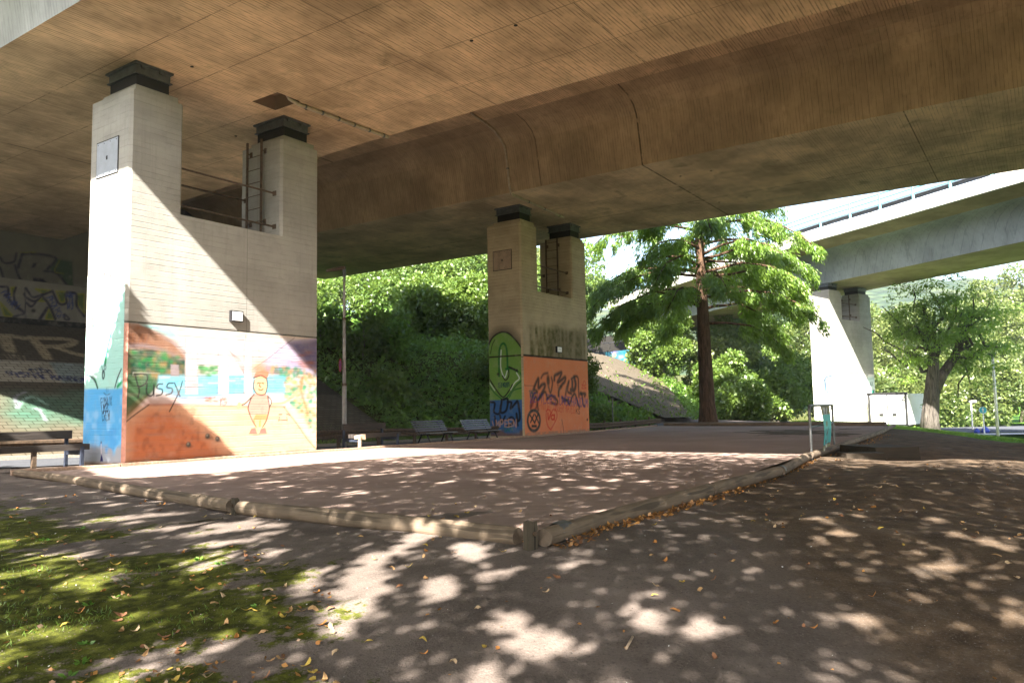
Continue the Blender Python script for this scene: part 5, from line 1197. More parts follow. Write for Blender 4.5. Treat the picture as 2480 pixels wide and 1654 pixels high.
# ------------------------------------------------------------------ foliage
def leaves(name, P, size, mat, parent=None, axis=None, elong=2.0, tint=None, seed=0, spread=1.0, kind=None, loc=None, updown=0.0):
    """n folded leaf blades as one mesh. P (n,3) base points, size (n,) half-length scale, axis (n,3) preferred direction"""
    r_ = np.random.default_rng(seed); n = len(P); P = np.asarray(P, float)
    d = r_.normal(size=(n, 3))*spread
    if axis is not None: d = d+axis
    d /= np.linalg.norm(d, axis=1)[:, None]+1e-9
    s_ = r_.normal(size=(n, 3)); s_[:, 2] *= .55; s_ -= (s_*d).sum(1)[:, None]*d; s_ /= np.linalg.norm(s_, axis=1)[:, None]+1e-9
    nn = np.cross(d, s_)
    size = np.broadcast_to(size, (n,))[:, None]; L = size*elong; w = size
    v0 = P; v1 = P+d*L*.5+s_*w*.5+nn*w*.12; v2 = P+d*L; v3 = P+d*L*.5-s_*w*.5+nn*w*.12
    V_ = np.stack([v0, v1, v2, v3], 1).reshape(-1, 3); F_ = np.arange(4*n).reshape(n, 4)
    if tint is None: tint = r_.random(n)
    o = mesh_np(name, V_, F_, mat, parent, attrs={'tint': ('FACE', 'FLOAT', tint)}, loc=loc)
    if kind: tag(o, kind=kind)
    return o
def crown_points(blobs, dens, r_, shell=.45, squash=.8):
    """points through the outer part of many small clumps; blobs: (x,y,z,r)"""
    P, A, T = [], [], []
    for (x, y, z, r) in blobs:
        m = int(dens*r*r); 
        d = r_.normal(size=(m, 3)); d /= np.linalg.norm(d, axis=1)[:, None]
        q = (shell+(1-shell)*r_.random(m)**.6)[:, None]*r*(.8+.4*r_.random((m, 1)))
        p_ = d*q; p_[:, 2] *= squash
        P.append(p_+np.array([x, y, z])); A.append(d*1.0+np.array([0, 0, -.25])); T.append(np.clip(r_.random(m)*.6+r_.random()*.55, 0, 1))
    return np.concatenate(P), np.concatenate(A), np.concatenate(T)
def clump_blobs(cx, cy, cz, rx_, ry_, rz_, n, r0, r1, r_, hollow=.5):
    out = []
    for i in range(n):
        d = r_.normal(size=3); d /= np.linalg.norm(d); q = hollow+(1-hollow)*r_.random()
        out.append((cx+d[0]*rx_*q, cy+d[1]*ry_*q, cz+d[2]*rz_*q, r0+(r1-r0)*r_.random()))
    return out
def limb(mb, p0, p1, r0, r1, r_, n=5, wob=.08, k=7):
    p0 = np.array(p0, float); p1 = np.array(p1, float); L = np.linalg.norm(p1-p0); pts = []
    for i in range(n+1):
        t = i/n; pts.append(p0*(1-t)+p1*t+r_.normal(size=3)*wob*L*sin(pi*t)*.5)
    mb.tube(pts, [r0+(r1-r0)*i/n for i in range(n+1)], k); return pts
def tree(name, x, y, z, h, rad, label, mat, barkm, nbl, dens, lsize, cat='tree', group=None, seed=0, cz=.62, rz_=.40, tr=.0, blob=(.5, 1.1), lean=(0, 0), elong=1.7):
    r_ = np.random.default_rng(seed+500)
    root = empty(name, (x, y, z), 0, label, cat, group)
    mb = MB(); trr = tr or h*.022
    top = np.array([lean[0], lean[1], h*.72]); limb(mb, (0, 0, -.3), top, trr*1.25, trr*.4, r_, 7, .05, 9)
    bl = clump_blobs(lean[0]*.8, lean[1]*.8, h*cz, rad, rad, h*rz_, nbl, blob[0], blob[1], r_, .35)
    for b in bl[::max(1, len(bl)//11)]:
        t = .35+.5*r_.random(); limb(mb, top*t, (b[0], b[1], b[2]), trr*.45*(1-t*.5), trr*.08, r_, 4, .12, 5)
    mb.build('trunk', barkm, root, True)
    P, A, T = crown_points(bl, dens, r_)
    leaves('crown', P, lsize*(.6+.8*r_.random(len(P))), mat, root, A, elong, T, seed)
    return root
def ghit(px, py, y):  # point on the view ray at depth y
    return hit_y(px, py, y)

# --- the conifer (feathery, drooping sprays)
def conifer(x, y, z):
    r_ = np.random.default_rng(77)
    root = empty('conifer_tree', (x, y, z), 0, 'big feathery redwood-like conifer with straight dark trunk and drooping bright green sprays', 'tree')
    mb = MB(); mb.tube([(0,0,-.4),(0,0,.25),(-.02,0,1.2),(-.05,0,4),(-.08,0,8),(-.1,0,13),(-.1,0,19)], [.72,.62,.50,.44,.36,.24,.06], 14)
    # low buttress ribs
    for a in np.linspace(0, 2*pi, 9)[:-1]: mb.tube([(.50*cos(a),.50*sin(a),-.3),(.40*cos(a),.40*sin(a),1.4),(.30*cos(a),.30*sin(a),4.2)], [.17,.10,.05], 5)
    mb.build('trunk', M['bark_red'], root, True)
    bm = MB(); P, A, T = [], [], []
    specs = []
    for k in range(56):
        hz = 5.2+ (k/56.0)**.9*13.0; a = k*2.399+r_.random()*.5
        if hz < 8.2 and abs(cos(a)) < .8: continue
        if hz < 6.8: continue
        L = (7.1 if hz < 14 else 7.1-(hz-14)*.8)*(.72+.38*r_.random())
        if hz < 7.5 and sin(a) < -.35: L *= .5
        specs.append((hz, a, max(L, 1.2), .10+.16*r_.random()))
    specs += [(6.5, R(-8), 5.2, .04), (8.2, R(-20), 7.2, .16), (9.5, R(8), 7.4, .2), (8.4, R(184), 7.4, .12), (7.9, R(172), 7.2, .14), (9.8, R(176), 7.6, .22), (10.8, R(-5), 7.2, .25)]
    for hz, a, L, rise in specs:
        d = np.array([cos(a), sin(a), 0]); n = 7; pts = []
        for i in range(n+1):
            t = i/n; pts.append(np.array([-.05, 0, hz])+d*L*t+np.array([0, 0, rise*L*t-.42*L*t*t*t])+r_.normal(size=3)*.05*L*t*(1-t))
        bm.tube(pts, [.10*(1-i/(n+1))+.012 for i in range(n+1)], 5)
        # side twigs and hanging sprays
        for j in range(int(L*5.2)):
            t = .38+.62*r_.random()**.8; i = min(int(t*n), n-1); f = t*n-i; b = pts[i]*(1-f)+pts[i+1]*f
            sd_ = np.array([-d[1], d[0], 0])*(1 if r_.random() < .5 else -1); tl = (.35+1.0*r_.random())*(1.15-t*.5)
            e = b+sd_*tl+d*tl*.5+np.array([0, 0, -.25*tl])
            m = int(42+42*tl); s_ = r_.random(m)[:, None]
            base = b*(1-s_)+e*s_+r_.normal(size=(m, 3))*.10; hang = r_.random(m)**1.4*(.35+.55*tl)
            base[:, 2] -= hang
            P.append(base); A.append(np.tile(sd_*.6+d*.5+np.array([0, 0, -1.25]), (m, 1))+r_.normal(size=(m, 3))*.3); T.append(np.clip(r_.random(m)*.5+.5*r_.random(), 0, 1))
    bm.build('branches', M['bark_red'], root, True)
    P = np.concatenate(P); A = np.concatenate(A); T = np.concatenate(T)
    leaves('crown', P, .065*(.6+.8*r_.random(len(P))), M['leaf_meta'], root, A, 4.2, T, 5, .25)
    return len(P)
conifer(12.6, 51.0, .02)

# --- locust tree on the right
def locust(x, y, z):
    r_ = np.random.default_rng(91)
    root = empty('locust_tree', (x, y, z), 0, 'leaning old tree with deeply furrowed forked trunk beside the white truck', 'tree')
    mb = MB()
    t1 = [(0,0,-.3),(.05,0,.8),(.35,0,2.6),(.5,0,4.6),(.62,0,6.0),(.8,.1,7.2),(1.0,.2,8.6)]; mb.tube(t1, [.74,.58,.46,.42,.32,.18,.06], 14)
    for a in np.linspace(0, 2*pi, 8)[:-1]: mb.tube([(.58*cos(a),.58*sin(a),-.3),(.05+.42*cos(a),.42*sin(a),1.2),(.4+.30*cos(a),.30*sin(a),4.2)], [.22,.15,.08], 5)
    t2 = [(.45,0,2.9),(1.2,0,4.2),(2.1,.1,5.3),(2.9,.2,6.7),(3.5,.2,8.6)]; mb.tube(t2, [.42,.36,.30,.22,.08], 10)
    tips = [(.6,-.4,8.8),(1.4,-.5,9.6),(-.3,-.6,9.2),(2.4,-.4,10.4),(.2,-.9,7.4),(-2.4,.3,7.6),(-3.6,-.4,6.2),(-2.6,.8,9.4),(-1.0,-.8,10.4),(1.6,.6,11.2),(3.8,0,10.0),(5.4,.4,8.2),(5.6,-.6,6.2),(4.6,.6,4.8),(3.4,.4,3.4),(-4.4,.2,7.8),(2.4,-.9,8.6),(1.8,-.8,6.4),(4.6,-.8,9.4),(-1.8,-1,5.8),(2.3,.2,2.4)]
    bl = []
    for i, tp in enumerate(tips):
        s0 = np.array(t1[3+(i % 3)]) if tp[0] < 1.7 else np.array(t2[2+(i % 3)])
        pts = limb(mb, s0, tp, .17, .03, r_, 6, .16, 6)
        for j in range(11):
            b = pts[2+int(r_.random()*4.9)]+r_.normal(size=3)*np.array([.9, .9, .55]); bl.append((b[0]+.5*r_.normal(), b[1], b[2]+.4*r_.normal(), .40+.6*r_.random()))
    mb.build('trunk', M['bark'], root, True)
    bl = [b for b in bl if b[0] > -2.6]
    P, A, T = crown_points(bl, 150, r_, .2, .45); A[:, 2] -= .5
    leaves('crown', P, .085*(.6+.8*r_.random(len(P))), M['leaf_meta'], root, A, 2.6, T, 3, .7)
locust(30.6, 58.0, -1.0)

# --- trees and shrubs on the slope left of the middle pier
def on_slope(u, v): p_ = uvw(u, v); return p_[0], p_[1], float(ground_z(p_[0], p_[1]))
slope_trees = [  # u, v, h, rad, label, material
 (55.0, 57.5, 9.5, 4.0, 'bright leafy tree on the bank just right of the slim street lamp', 'leaf'),
 (47.5, 40.0, 5.5, 2.6, 'thin multi-stemmed tree low on the bank behind the left slatted bench', 'leaf'),
 (56.0, 62.5, 8.0, 4.2, 'sunny yellowish green tree at the upper left of the bank, beside the lamp head', 'leaf_pale'),
 (49.5, 36.5, 6.5, 2.8, 'darker dense tree low on the bank close to the green painted pier side', 'leaf'),
 (57.5, 52.0, 10, 4.2, 'tree with pale stems in the middle of the bank between lamp and orange pier', 'leaf'),
 (58.0, 45.0, 10, 4.0, 'tall sunlit tree on the bank left of the orange pier', 'leaf'),
 (64.0, 62.0, 11, 4.8, 'tall rounded tree at the top of the bank, touching the deck edge in view', 'leaf'),
 (66.0, 49.0, 12, 4.6, 'highest glossy leaved tree just left of the orange pier', 'leaf'),
 (68.0, 56.0, 13, 5.0, 'tall tree high on the bank, half hidden by other crowns', 'leaf_pale'),
 (66.0, 38.5, 12, 4.6, 'tree seen between the orange pier and the conifer', 'leaf'),
 (76.0, 46.0, 15, 5.2, 'sunlit tree at the top of the bank behind the conifer crown', 'leaf_pale'),
 (51.5, 49.0, 6.0, 3.0, 'low bushy tree halfway up the bank behind the lamp pole', 'leaf')]
for i, (u_, v_, h_, r0, lb, mt) in enumerate(slope_trees):
    x_, y_, z_ = on_slope(u_, v_)
    tree('slope_tree', x_, y_, z_, h_, r0, lb, M[mt], M['bark_pale'], 90, 300, .165, seed=i, group='trees on the bank', cz=.52, rz_=.46, tr=.13, blob=(.6, 1.3))
# --- shrubs and trees right of the conifer, on the bank behind
bank = [(70.5, 24.5, 6.5, 3.2, 'leaf', 'dark green shrub mass just right of the conifer trunk'), (75, 21.5, 5.0, 2.8, 'leaf', 'broad leaved shrub low on the bank between conifer and far pier'),
 (77.5, 27, 9.5, 3.8, 'leaf_pale', 'sunlit pale tree above the shrubs right of the conifer'), (72, 31, 8.5, 3.2, 'leaf', 'tree on the bank directly behind the conifer trunk'),
 (82, 22.0, 7.0, 3.4, 'leaf', 'bright shrub beside the left edge of the far pier'), (86, 28, 12, 4.4, 'leaf_pale', 'tall pale yellow-green tree behind the far pier'),
 (66, 21.0, 3.2, 1.9, 'leaf', 'low shrub at the foot of the bank by the conifer'), (90, 34, 13, 4.6, 'leaf', 'tall tree behind the ramp bridge girder')]
for i, (u_, v_, h_, r0, mt, lb) in enumerate(bank):
    x_, y_, z_ = on_slope(u_, v_)
    tree('bank_tree', x_, y_, min(z_, 8), h_, r0, lb, M[mt], M['bark_pale'], 60, 300, .19, seed=60+i, group='trees behind the conifer', cz=.5, rz_=.48, tr=.13, blob=(.6, 1.3))
# --- shrubs at the road verge between middle pier and conifer, and small one overhanging
for i, (px, py, yd, h_, r0, lb) in enumerate(((1470, 1030, 55, 1.5, 1.5, 'low weedy shrub beside the thin grey post'), (1545, 1026, 56, 1.7, 1.5, 'low dark shrub left of the conifer foot'), (1440, 1034, 52, 1.9, 1.3, 'low shrub touching the edge of the orange pier'), (1412, 900, 50, 3.0, 1.2, 'leafy branch mass hanging behind the right edge of the orange pier'))):
    p_ = hit_y(px, py, yd)
    tree('verge_shrub', p_[0], p_[1], p_[2]-(.2 if i < 3 else 2.2), h_ if i < 3 else 5.0, r0, lb, M['leaf_pale' if i == 0 else 'leaf'], M['bark_pale'], 34, 700, .10, cat='shrub', seed=90+i, cz=.45, rz_=.4, tr=.04, blob=(.25, .5))
# --- pale trees beyond the road on the right
far = [(38, 92, 15, 5.0, 'leaf_pale', 'yellowish tree behind the truck roof'), (46, 96, 16, 5.5, 'leaf_pale', 'yellowish tree right behind the forked trunk'), (55, 92, 15, 5.5, 'leaf_pale', 'pale tree behind the small distant lamp'),
 (63, 98, 19, 6.5, 'leaf_pale', 'tall golden tree behind the tall lamp post'), (72, 90, 24, 7.5, 'leaf_pale', 'tall golden tree at the right edge of the picture'), (33, 104, 19, 6.0, 'leaf', 'green tree seen just right of the far pier'), (80, 108, 26, 8.0, 'leaf_pale', 'large pale tree beyond the one at the right edge'),
 (50, 84, 7, 3.6, 'leaf_pale', 'low pale thicket behind the round sign'), (43, 82, 6, 3.2, 'leaf_pale', 'low pale thicket left of the small lamp'), (58, 82, 7, 3.8, 'leaf_pale', 'low thicket right of the tall lamp post'), (66, 84, 8, 4.2, 'leaf_pale', 'low golden thicket near the right edge'), (36, 84, 7, 3.4, 'leaf_pale', 'low pale thicket behind the leaning trunk')]
for i, (x_, y_, h_, r0, mt, lb) in enumerate(far):
    tree('far_tree', x_, y_, -1.6, h_, r0, lb, M[mt], M['bark_pale'], 110, 190 if h_ > 10 else 300, .21, seed=120+i, group='pale trees beyond the path', cz=.5, rz_=.5, tr=.2, blob=(.9, 2.0))
# --- far hillside
hx = np.linspace(-500, 900, 141); hy = np.linspace(330, 900, 46)
def hill(X, Y):
    r_ = 62*np.exp(-((X-330)/210)**2)+48*np.exp(-((X-60)/260)**2)+40*np.exp(-((X+300)/260)**2)
    t = np.clip((Y-340)/260, 0, 1); return -3+r_*(1-(1-t)**2)*1.15+(vnoise(X, Y, .05, 3)-.5)*9*t+(vnoise(X, Y, .15, 4)-.5)*5*t
hv, hf = grid_mesh(hx, hy, hill)
mh = NT('wooded_hill'); co = mh.coord('Object'); n_ = mh.voro(co, .12)[0]
hc = mh.mix(mh.smooth(n_, .1, .9), (.05, .075, .03), (.02, .04, .018)); hc = mh.mix(mh.smooth(mh.noise(co, .03, 5), .45, .7), hc, (.06, .075, .03))
mh.bsdf(hc, .95, normal=mh.bump(n_, 1.0, 6.0), spec=.0)
tag(mesh_np('wooded_hill', hv, hf, mh.m, smooth=True), kind='structure')

# ------------------------------------------------------------------ ground cover on the slope (ivy and ferns)
r_ = np.random.default_rng(5)
n = 84000; u_ = 29.5+r_.random(n)*44; v_ = 27.2+r_.random(n)**1.2*36; v_ = v_+ (toe_v(u_)-27.6)
keep = (u_ > 30.6+(v_-27.6)*(-.22)+vnoise(u_, v_, .8, 2)*1.2) & ~((u_ > 50) & (v_ > (u_-53)*.57+20.2)) 
u_ = u_[keep]; v_ = v_[keep]; x_ = u_*U[0]+v_*V[0]; y_ = u_*U[1]+v_*V[1]; z_ = ground_z(x_, y_)
bp = np.stack([x_, y_, z_+r_.random(len(x_))**1.5*(.25+1.5*np.clip(vnoise(x_, y_, .45, 9)-.3, 0, 1)+.5*vnoise(x_, y_, 1.6, 10))], -1)
leaves('bank_ground_cover', bp, (.10+.09*r_.random(len(bp)))*(1+.9*(v_ > 42)), M['leaf_dark'], None, np.tile(np.array([.1, -.3, .4]), (len(bp), 1)), 1.7, np.clip(vnoise(x_, y_, 1.1, 6)*.8+.3*r_.random(len(x_)), 0, 1), 6, kind='stuff')
sh_ = []
for i in range(15):
    u0 = 34+r_.random()*18; v0 = toe_v(u0)+2.5+r_.random()*11
    if i > 9: u0 = 42+r_.random()*14; v0 = 42+r_.random()*14
    sh_.append((v0/u0, u0, v0, i))
sh_.sort(reverse=True)
ORD = ['leftmost', 'second', 'third', 'fourth', 'fifth', 'sixth', 'seventh', 'eighth', 'ninth', 'tenth', 'eleventh', 'twelfth', 'thirteenth', 'fourteenth', 'rightmost']
for k, (_q, u0, v0, i) in enumerate(sh_):
    x_, y_, z_ = on_slope(u0, v0)
    lb = ['dense ivy covered shrub', 'dark glossy shrub', 'loose bright shrub'][i % 3]+' on the shaded bank, '+ORD[k]+(' of the shrubs there' if k in (0, 14) else ' of the shrubs from the left')
    tree('bank_shrub', x_, y_, z_-.2, 2.6+2.2*r_.random(), 1.5+.8*r_.random(), lb, M['leaf_dark' if i % 3 < 1 else 'leaf'], M['bark_pale'], 26, 170, .19, cat='shrub', group='shrubs on the shaded bank', seed=300+i, cz=.45, rz_=.42, tr=.05, blob=(.35, .8))
# fern fronds (arching rows of leaflets)
fp, fa, ft, fs = [], [], [], []
for k in range(420):
    u0 = 30.5+r_.random()*20; v0 = toe_v(u0)+.1+r_.random()**1.3*6.5
    if u0 < 31+ -.22*(v0-27.6): continue
    x0, y0, z0 = on_slope(u0, v0)
    for fr_ in range(6):
        a = r_.random()*2*pi; L = .45+.5*r_.random(); m = 16
        for j in range(m):
            t = j/m; c_ = np.array([x0+cos(a)*L*t, y0+sin(a)*L*t, z0+.08+.75*L*t-.62*L*t*t])
            for s_ in (-1, 1):
                fp.append(c_); fa.append(np.array([-sin(a)*s_, cos(a)*s_, -.15])+.3*np.array([cos(a), sin(a), 0])); fs.append(.045*(1.15-t)); ft.append(.4+.6*r_.random())
leaves('ferns', np.array(fp), np.array(fs), M['fern'], None, np.array(fa), 3.2, np.array(ft), 7, .12, kind='stuff')
# weeds on the far paved slope and verge
n = 5000; s = r_.random(n); t = r_.random(n)
Q = ((1-s)*(1-t))[:,None]*A_+(s*(1-t))[:,None]*B_+(s*t)[:,None]*C_+((1-s)*t)[:,None]*D_
den = (t < .5)*np.exp(-((t-.06)/.22)**2)*(vnoise(s*20, t*20, 1.0, 12) > .42)+np.exp(-(s/.12)**2)*.8
Q = Q[r_.random(n) < den]; x_ = Q[:,0]*U[0]+Q[:,1]*V[0]; y_ = Q[:,0]*U[1]+Q[:,1]*V[1]
leaves('slope_weeds', np.stack([x_, y_, ground_z(x_, y_)+.40+.1*r_.random(len(x_))], -1), .09+.07*r_.random(len(x_)), M['grass'], None, np.tile(np.array([0, -.2, .6]), (len(x_), 1)), 2.0, None, 8, kind='stuff')
# verge grass beyond the road
n = 16000; u_ = 10+r_.random(n)*55; v_ = 26.9+r_.random(n)*(np.maximum(toe_v(u_)-26.9, 0)+1.2); x_ = u_*U[0]+v_*V[0]; y_ = u_*U[1]+v_*V[1]
k_ = u_ > 20; x_, y_ = x_[k_], y_[k_]
leaves('verge_grass', np.stack([x_, y_, ground_z(x_, y_)], -1), .035+.03*r_.random(len(x_)), M['grass'], None, np.tile(np.array([0, 0, 1.2]), (len(x_), 1)), 6, None, 9, .35, kind='stuff')
# lawn at the right beyond the dirt
n = 42000; x_ = 18+r_.random(n)*26; y_ = 44+r_.random(n)*13.5; u_, v_ = to_uv(x_, y_); k_ = (u_ > 49) & (v_ < 14); x_, y_ = x_[k_], y_[k_]
leaves('lawn_grass', np.stack([x_, y_, ground_z(x_, y_)-.02], -1), .03+.03*r_.random(len(x_)), M['lawn_blade'], None, np.tile(np.array([0, 0, 1.2]), (len(x_), 1)), 5, None, 10, .4, kind='stuff')
# moss-side grass near the camera
n = 90000; x_ = -9.5+r_.random(n)*9.4; y_ = 2.6+r_.random(n)*9.0
mk = moss_mask(x_, y_); dn = vnoise(x_+20, y_+20, 1.6, 14)*.6+vnoise(x_+20, y_+20, 4.5, 15)*.4
k_ = (r_.random(n) < np.clip((mk-.74)*4, 0, 1)*np.clip((dn-.50)*9, 0.01, 1)) & (np.abs(x_)/np.maximum(y_, .1) < 1.0); x_, y_ = x_[k_], y_[k_]
def surf(x, y): return ground_z(x, y)+micro(x, y)
leaves('moss_grass', np.stack([x_, y_, surf(x_, y_)-.003], -1), .0035+.004*r_.random(len(x_)), M['grass'], None, np.tile(np.array([0, 0, .6]), (len(x_), 1)), 7, None, 11, .7, kind='stuff')
# small broad weeds
wp, wa, ws = [], [], []
for k in range(46):
    x0 = -7.5+r_.random()*7; y0 = 3.6+r_.random()*6
    if moss_mask(np.array([x0]), np.array([y0]))[0] < .55: continue
    for j in range(9):
        a = r_.random()*2*pi; wp.append((x0+.01*cos(a), y0+.01*sin(a), float(surf(x0, y0))+.005)); wa.append((cos(a), sin(a), .25+.3*r_.random())); ws.append(.016+.012*r_.random())
leaves('small_weeds', np.array(wp), np.array(ws), M['fern'], None, np.array(wa), 2.2, None, 12, .1, kind='stuff')

# ------------------------------------------------------------------ fallen leaves and litter
def leaf_shape(kind):
    """curled dry leaf, outline facets round a midrib"""
    r2 = np.random.default_rng(kind); n = 9
    out = []
    for i, a in enumerate(np.linspace(0, 2*pi, n, False)):
        rr = (.5+.5*abs(cos(a))**.7)*(1+.16*r2.normal()); x = rr*cos(a); y = rr*.62*sin(a)
        out.append((x, y, .30*(x*x)*(.6+.8*r2.random())+.45*abs(y)*r2.random()+.02))
    return [(0, 0, .02)]+out+[(-1.35, .05, .12)], [(0, i+1, (i+1) % n+1) for i in range(n)]
M['leafy'] = [simple('dry_leaf_'+nm, c, .75, 0, .25, 30) for nm, c in (('tan', (.46, .28, .13)), ('orange', (.50, .22, .06)), ('brown', (.26, .12, .06)), ('yellow', (.56, .40, .08)), ('pale', (.50, .36, .22)))]
lm = []
for k in range(5):
    V_, F_ = leaf_shape(k+3)
    for mt in M['leafy']:
        me = bpy.data.meshes.new('fallen_leaf'); me.from_pydata(V_, [], F_); me.materials.append(mt); lm.append(me)
def vis(x, y, z):
    d = np.array([x, y, z-HC]); dd = d@FW; px = W0/2+FPX*(d@RT)/dd; py = H0/2-FPX*(d@UP)/dd
    return dd > 0 and -20 < px < 2500 and py < 1680
nl_ = 0; tries = 0
while nl_ < 285 and tries < 20000:
    tries += 1
    q = r_.random()
    if q < .72: x0 = -6.5+r_.random()*6.3; y0 = 3.9+r_.random()**1.5*5.0; ok = moss_mask(np.array([x0]), np.array([y0]))[0] > .42 and (vnoise(np.array([x0+9]), np.array([y0+9]), 1.3, 19)[0] > .38)
    elif q < .86: x0 = -1.5+r_.random()*7; y0 = 4.0+r_.random()*8; ok = True
    else: x0 = -9+r_.random()*9; y0 = 6+r_.random()*7; ok = y0 < 9.2-x0*.5
    if not ok: continue
    z0 = float(surf(x0, y0))
    if not vis(x0, y0, z0): continue
    o = bpy.data.objects.new('fallen_leaf', lm[int(r_.random()*len(lm))]); COL.objects.link(o)
    s_ = .024+.018*r_.random(); o.scale = (s_, s_, s_*(1+.8*r_.random())); o.location = (x0, y0, z0+.004)
    o.rotation_euler = (r_.normal()*.22+(pi if r_.random() < .25 else 0), r_.normal()*.22, r_.random()*6.28)
    if abs(o.rotation_euler[0]) > 2: o.location.z += .02
    cn_ = o.data.materials[0].name.split('_')[2]; on_ = 'green moss' if moss_mask(np.array([x0]), np.array([y0]))[0] > .6 else 'bare grey dirt'
    tag(o, f'dry curled {cn_} leaf lying on the {on_} in the foreground', 'leaf', f'{cn_} leaves fallen on the {on_}'); nl_ += 1
# leaf litter gathered along the logs
lp_, la_, ls_, lt_ = [], [], [], []
def litter(p0, p1, n, off, wid, bias=1.0):
    p0 = np.array(p0); p1 = np.array(p1); d = p1-p0; L = np.linalg.norm(d); nn_ = np.array([d[1], -d[0]])/L
    for k in range(n):
        t = r_.random(); 
        if vnoise(np.array([t*L]), np.array([p0[0]]), .9, 33)[0] < .42*bias: continue
        q_ = p0+d*t+nn_*(off+abs(r_.normal())*wid); z_ = float(surf(q_[0], q_[1]))
        lp_.append((q_[0], q_[1], z_+.005+.03*r_.random()*(1 if r_.random() < .5 else .3))); ls_.append(.020+.022*r_.random()); lt_.append(r_.random()); la_.append((r_.normal()*.8, r_.normal()*.8, .25))
litter(nl[2], nl[1], 420, .10, .10); litter(nl[3], (-3.4, 9.8), 560, .11, .11, .9); litter(rg[0], rg[1], 430, .11, .07, .85); litter(rg[1], rg[3], 360, .11, .08, .95); litter(rg[3], rg[5], 300, .13, .25); litter((8.2, 16.0), (12.5, 15.0), 130, .0, .9)
for k in range(500): 
    x0 = -1.5+r_.random()*15; y0 = 4+r_.random()*18
    if y0 > 7+(x0-.2)*1.4: continue
    lp_.append((x0, y0, float(surf(x0, y0))+.006)); ls_.append(.012+.02*r_.random()); lt_.append(r_.random()); la_.append((r_.normal(), r_.normal(), .1))
for k in range(2600):
    x0 = -8+r_.random()*8.3; y0 = 3.5+r_.random()**1.5*7
    if moss_mask(np.array([x0]), np.array([y0]))[0] < .40 or vnoise(np.array([x0+9]), np.array([y0+9]), 1.1, 19)[0] < .45: continue
    if r_.random() > np.clip((9.5-y0)/5, .1, 1): continue
    lp_.append((x0, y0, float(surf(x0, y0))+.006)); ls_.append(.014+.02*r_.random()); lt_.append(r_.random()); la_.append((r_.normal(), r_.normal(), .2))
la_ = -np.abs(np.array(la_))*np.array([0, 0, 0])+np.array(la_)
leaves('leaf_litter', np.array(lp_), np.array(ls_), M['fallen'], None, la_, 1.5, np.array(lt_), 13, .3, kind='stuff')
# pale specks
n = 1100; x_ = -9+r_.random(n)*20; y_ = 3.6+r_.random(n)*15; k_ = (y_ < 7+np.abs(x_)*.9); x_, y_ = x_[k_], y_[k_]
leaves('pale_litter', np.stack([x_, y_, surf(x_, y_)+.004], -1), .005+.009*r_.random(len(x_))**2, M['litter'], None, np.tile(np.array([.4, .2, .05]), (len(x_), 1)), 2.0, None, 14, .8, kind='stuff')
# loose grit on the dirt close to the viewer: small irregular stones
n = 26000; x_ = -8+r_.random(n)*16; y_ = 3.6+r_.random(n)**1.4*9; k_ = (np.abs(x_) < y_*.75) & (y_ < 7.2+np.abs(x_-.2)*1.35); x_, y_ = x_[k_], y_[k_]
n = len(x_); sz = (.0035+.0065*r_.random(n)**3)[:, None]; c_ = np.stack([x_, y_, surf(x_, y_)], -1)
tv = np.stack([c_+sz*np.stack([np.cos(a+r_.random(n)), np.sin(a+r_.random(n)), -.3+0*x_], -1)*(.7+.6*r_.random((n, 1))) for a in (0, 1.57, 3.14, 4.71)]+[c_+sz*np.stack([.3*r_.normal(size=n), .3*r_.normal(size=n), .7+.4*r_.random(n)], -1)], 1)
bi = np.arange(n)[:, None]*5; tf = np.concatenate([bi+np.array([[0, 1, 4]]), bi+np.array([[1, 2, 4]]), bi+np.array([[2, 3, 4]]), bi+np.array([[3, 0, 4]])])
tag(mesh_np('loose_grit', tv.reshape(-1, 3), tf, M['grit']), kind='stuff')
def gz2(x, y): return float(surf(x, y))
for pts, lb in ((((70,1180),(110,1183),(150,1184)), 'thin dark twig near the far left end of the front log'), (((432,1305),(470,1303),(510,1296),(540,1294)), 'bent dark twig lying on the moss edge at left'), (((1516,1560),(1532,1540)), 'short straw coloured stick in the dirt foreground')):
    tp3 = []
    for a_, b_ in pts:
        p_ = hit_z(a_, b_, -.25); tp3.append((p_[0], p_[1], gz2(p_[0], p_[1])+.012))
    tag(MB().tube(spline(tp3, 3), .009, 6).build('twig', M['stake'] if 'dark' in lb else M['bench_pale'], None, True), lb, 'twig')

